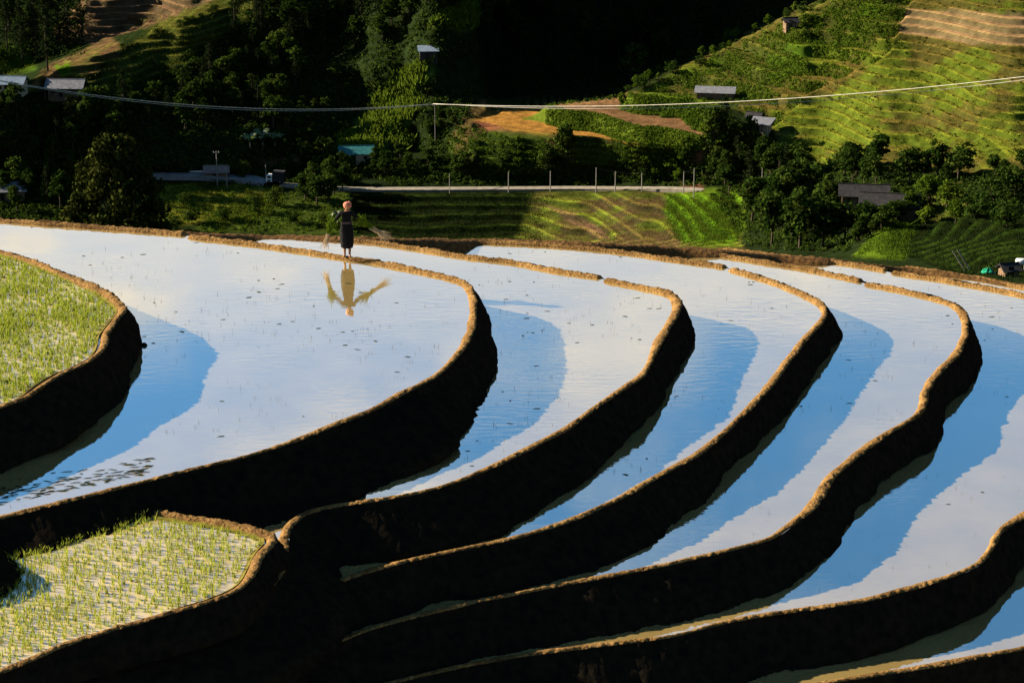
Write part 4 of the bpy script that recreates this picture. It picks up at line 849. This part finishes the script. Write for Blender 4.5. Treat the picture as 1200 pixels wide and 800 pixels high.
def hand(v, e, r, wrist, d, side):
    """palm and five bent fingers from a wrist vertex; d = pointing direction, side = thumb side"""
    d = Vector(d).normalized(); s = (Vector(side) - d * Vector(side).dot(d)).normalized(); nrm = d.cross(s)
    w = Vector(v[wrist]); v.append(tuple(w + d * .055)); palm = len(v) - 1; e.append((wrist, palm)); r.append((.030, .016))
    for k, (o_, L) in enumerate(((-.026, .055), (-.009, .07), (.009, .075), (.026, .068))):
        b0 = w + d * .085 + s * o_; b1 = b0 + d * L * .5 + nrm * .008; b2 = b1 + d * L * .2 + nrm * L * .45; i = len(v)
        v += [tuple(b0), tuple(b1), tuple(b2)]; e += [(palm, i), (i, i+1), (i+1, i+2)]; r += [.010, .009, .007]
    b0 = w + d * .03 + s * .035; b1 = b0 + d * .035 + s * .02 + nrm * .012; i = len(v); v += [tuple(b0), tuple(b1)]; e += [(palm, i), (i, i+1)]; r += [.011, .008]
foot = on_z(407, 299.5, RIMH + .005); foot[2] = RIMH - .005
per = thing('person', 'farmer in black clothes and orange headscarf standing on the bund holding rice bundles', 'person', tuple(map(float, foot)))
# x to the photograph's right, -y towards the camera
HL, HR = (-.44, -.12, 1.00), (.50, -.05, 1.00)
v = [(0, 0, .86), (0, 0, 1.0), (0, -.01, 1.12), (.01, -.02, 1.25), (.02, -.03, 1.325), (.03, -.04, 1.37), (.035, -.05, 1.45), (.035, -.045, 1.52)]
e = [(i, i + 1) for i in range(7)]; r = [(.135, .10), (.115, .085), (.13, .09), (.10, .075), (.042, .042), (.062, .07), (.078, .088), (.05, .06)]
for sx, h_, el in ((-1, HL, (-.30, -.03, 1.06)), (1, HR, (.31, .03, 1.07))):
    i = len(v); v += [(sx * .14, -.015, 1.26), el, h_]; e += [(3, i), (i, i + 1), (i + 1, i + 2)]; r += [.055, .04, .027]
    hand(v, e, r, i + 2, (sx * .35, -.1, -.9), (0, -1, 0))
for sx in (-1, 1):
    i = len(v); x = sx * .085
    v += [(x, 0, .80), (x * .95, -.02, .45), (x * .85, .015, .25), (x * .8, .01, .07), (x * .8, .02, .035), (x * .95, -.09, .028), (x, -.14, .024)]
    e += [(0, i)] + [(i + k, i + k + 1) for k in range(6)]; r += [.075, .052, .048, .032, .034, .034, .022]
skin_mesh('body', v, e, r, M['skin'], per)
# face
for x in (-.028, .028): mk('eye', np.array([(.035+x+a, -.135+b, 1.452+c) for a, b, c in ((-.011,0,0),(0,-.006,.006),(.011,0,0),(0,-.006,-.006))]), np.array([[0,1,2,3]]), M['glass'], per)
MB().add([(.035,-.158,1.428),(.02,-.128,1.42),(.05,-.128,1.42),(.035,-.128,1.462)], [], [(0,1,3),(0,3,2),(0,2,1)]).build('nose', M['skin'], per)
mk('mouth', np.array([(.012,-.122,1.396),(.035,-.128,1.391),(.058,-.122,1.396),(.035,-.129,1.401)]), np.array([[0,1,2,3]]), M['scarf'], per)
# jacket: one garment with sleeves
v = [(0, 0, .93), (0, 0, 1.02), (0, -.01, 1.13), (.01, -.02, 1.245), (.02, -.03, 1.30)]; e = [(i, i + 1) for i in range(4)]; r = [(.155, .125), (.138, .108), (.15, .112), (.118, .09), (.055, .055)]
for sx, el, h_ in ((-1, (-.30, -.03, 1.06), HL), (1, (.31, .03, 1.07), HR)):
    i = len(v); w_ = Vector(el).lerp(Vector(h_), .72); v += [(sx * .145, -.015, 1.258), el, tuple(w_)]; e += [(3, i), (i, i+1), (i+1, i+2)]; r += [.072, .06, .05]
skin_mesh('jacket', v, e, r, M['indigo'], per)
def lathe(name, rings, mat, parent, n=28, flute=0.0):
    V = []; 
    for x, y, z, rx, ry in rings:
        for k in range(n):
            a_ = 2 * math.pi * k / n; f = 1 + flute * math.sin(k * 2.2) * (1 if z < .8 else .2); V.append((x + math.cos(a_) * rx * f, y + math.sin(a_) * ry * f, z))
    F = [(i*n+j, i*n+(j+1)%n, (i+1)*n+(j+1)%n, (i+1)*n+j) for i in range(len(rings)-1) for j in range(n)]
    return mk(name, np.array(V), np.array(F), mat, parent, True)
lathe('skirt', [(0,0,.245,.15,.12), (0,0,.26,.165,.135), (0,0,.40,.185,.15), (0,0,.60,.195,.155), (0,0,.80,.185,.145), (0,0,.93,.15,.12), (0,0,1.0,.135,.11)], M['indigo'], per, 28, .05)
lathe('sash', [(0,0,.955,.162,.13), (0,0,.985,.166,.133), (0,0,1.02,.150,.122)], M['sash'], per)
lathe('headscarf', [(.035,-.02,1.40,.088,.075), (.035,-.015,1.44,.108,.100), (.035,-.02,1.475,.118,.118), (.03,-.02,1.51,.115,.118), (.03,-.015,1.545,.092,.10), (.035,-.01,1.57,.05,.06), (.035,-.01,1.578,.005,.005)], M['scarf'], per, 24, .05)
lathe('scarf_knot', [(.10,-.04,1.50,.01,.01), (.105,-.04,1.53,.04,.035), (.10,-.03,1.57,.045,.04), (.09,-.03,1.60,.02,.02), (.088,-.03,1.605,.003,.003)], M['scarf'], per, 14)

def bundle(label, knot, leafdir, rootdir, n, Ll, Lr, seed, sprd=.14):
    r = np.random.default_rng(seed); k = Vector(knot) + Vector(foot); t = thing('seedling_bundle', label, 'rice bundle', tuple(k), 0, None); ld, rd = Vector(leafdir).normalized(), Vector(rootdir).normalized()
    def strands(d, L, spread, w, m, droop):
        V, F = [], []
        for _ in range(m):
            j = Vector(r.normal(size=3)) * spread; off = Vector(r.normal(size=3)) * .02; l = L * r.uniform(.7, 1.1); b = len(V); s_ = Vector((r.normal(), r.normal() * .3, r.normal())).normalized() * w
            for q in (0, .4, .75, 1):
                c = off + d * l * q + j * l * q * q + Vector((0, 0, -droop * l * q * q)); ww = s_ * (1 - .75 * q); V += [tuple(c - ww), tuple(c + ww)]
            F += [(b+2*i, b+2*i+1, b+2*i+3, b+2*i+2) for i in range(3)]
        return np.array(V), np.array(F)
    V, F = strands(ld, Ll, sprd, .02, n, .12); mk('leaves', V, F, M['rice_dark'], t)
    V, F = strands(rd, Lr, .16, .009, n // 2, .05); mk('roots', V, F, M['root'], t)
    MB().tube([tuple(ld * -.03), tuple(ld * .05)], .035, 10).build('tie', M['bamboo'], t, True)
M['rice_dark'] = mat_leaf('seedling_blades', [(0, (.05, .11, .008)), (1, (.22, .30, .02))], .35)
M['root'] = mat_leaf('washed_roots', [(0, (.45, .28, .12)), (1, (.9, .72, .5))], .3)
bundle('rice bundle hanging root down from the farmer\'s hand beside the banana plant', (-.51, -.13, .70), (.20, 0, 1), (-.3, 0, -1), 220, .42, .42, 1, .2)
bundle('rice bundle trailing long roots outward from the farmer\'s other hand', (.70, -.06, .84), (-.8, 0, .7), (.95, 0, -.6), 200, .40, .52, 2, .2)
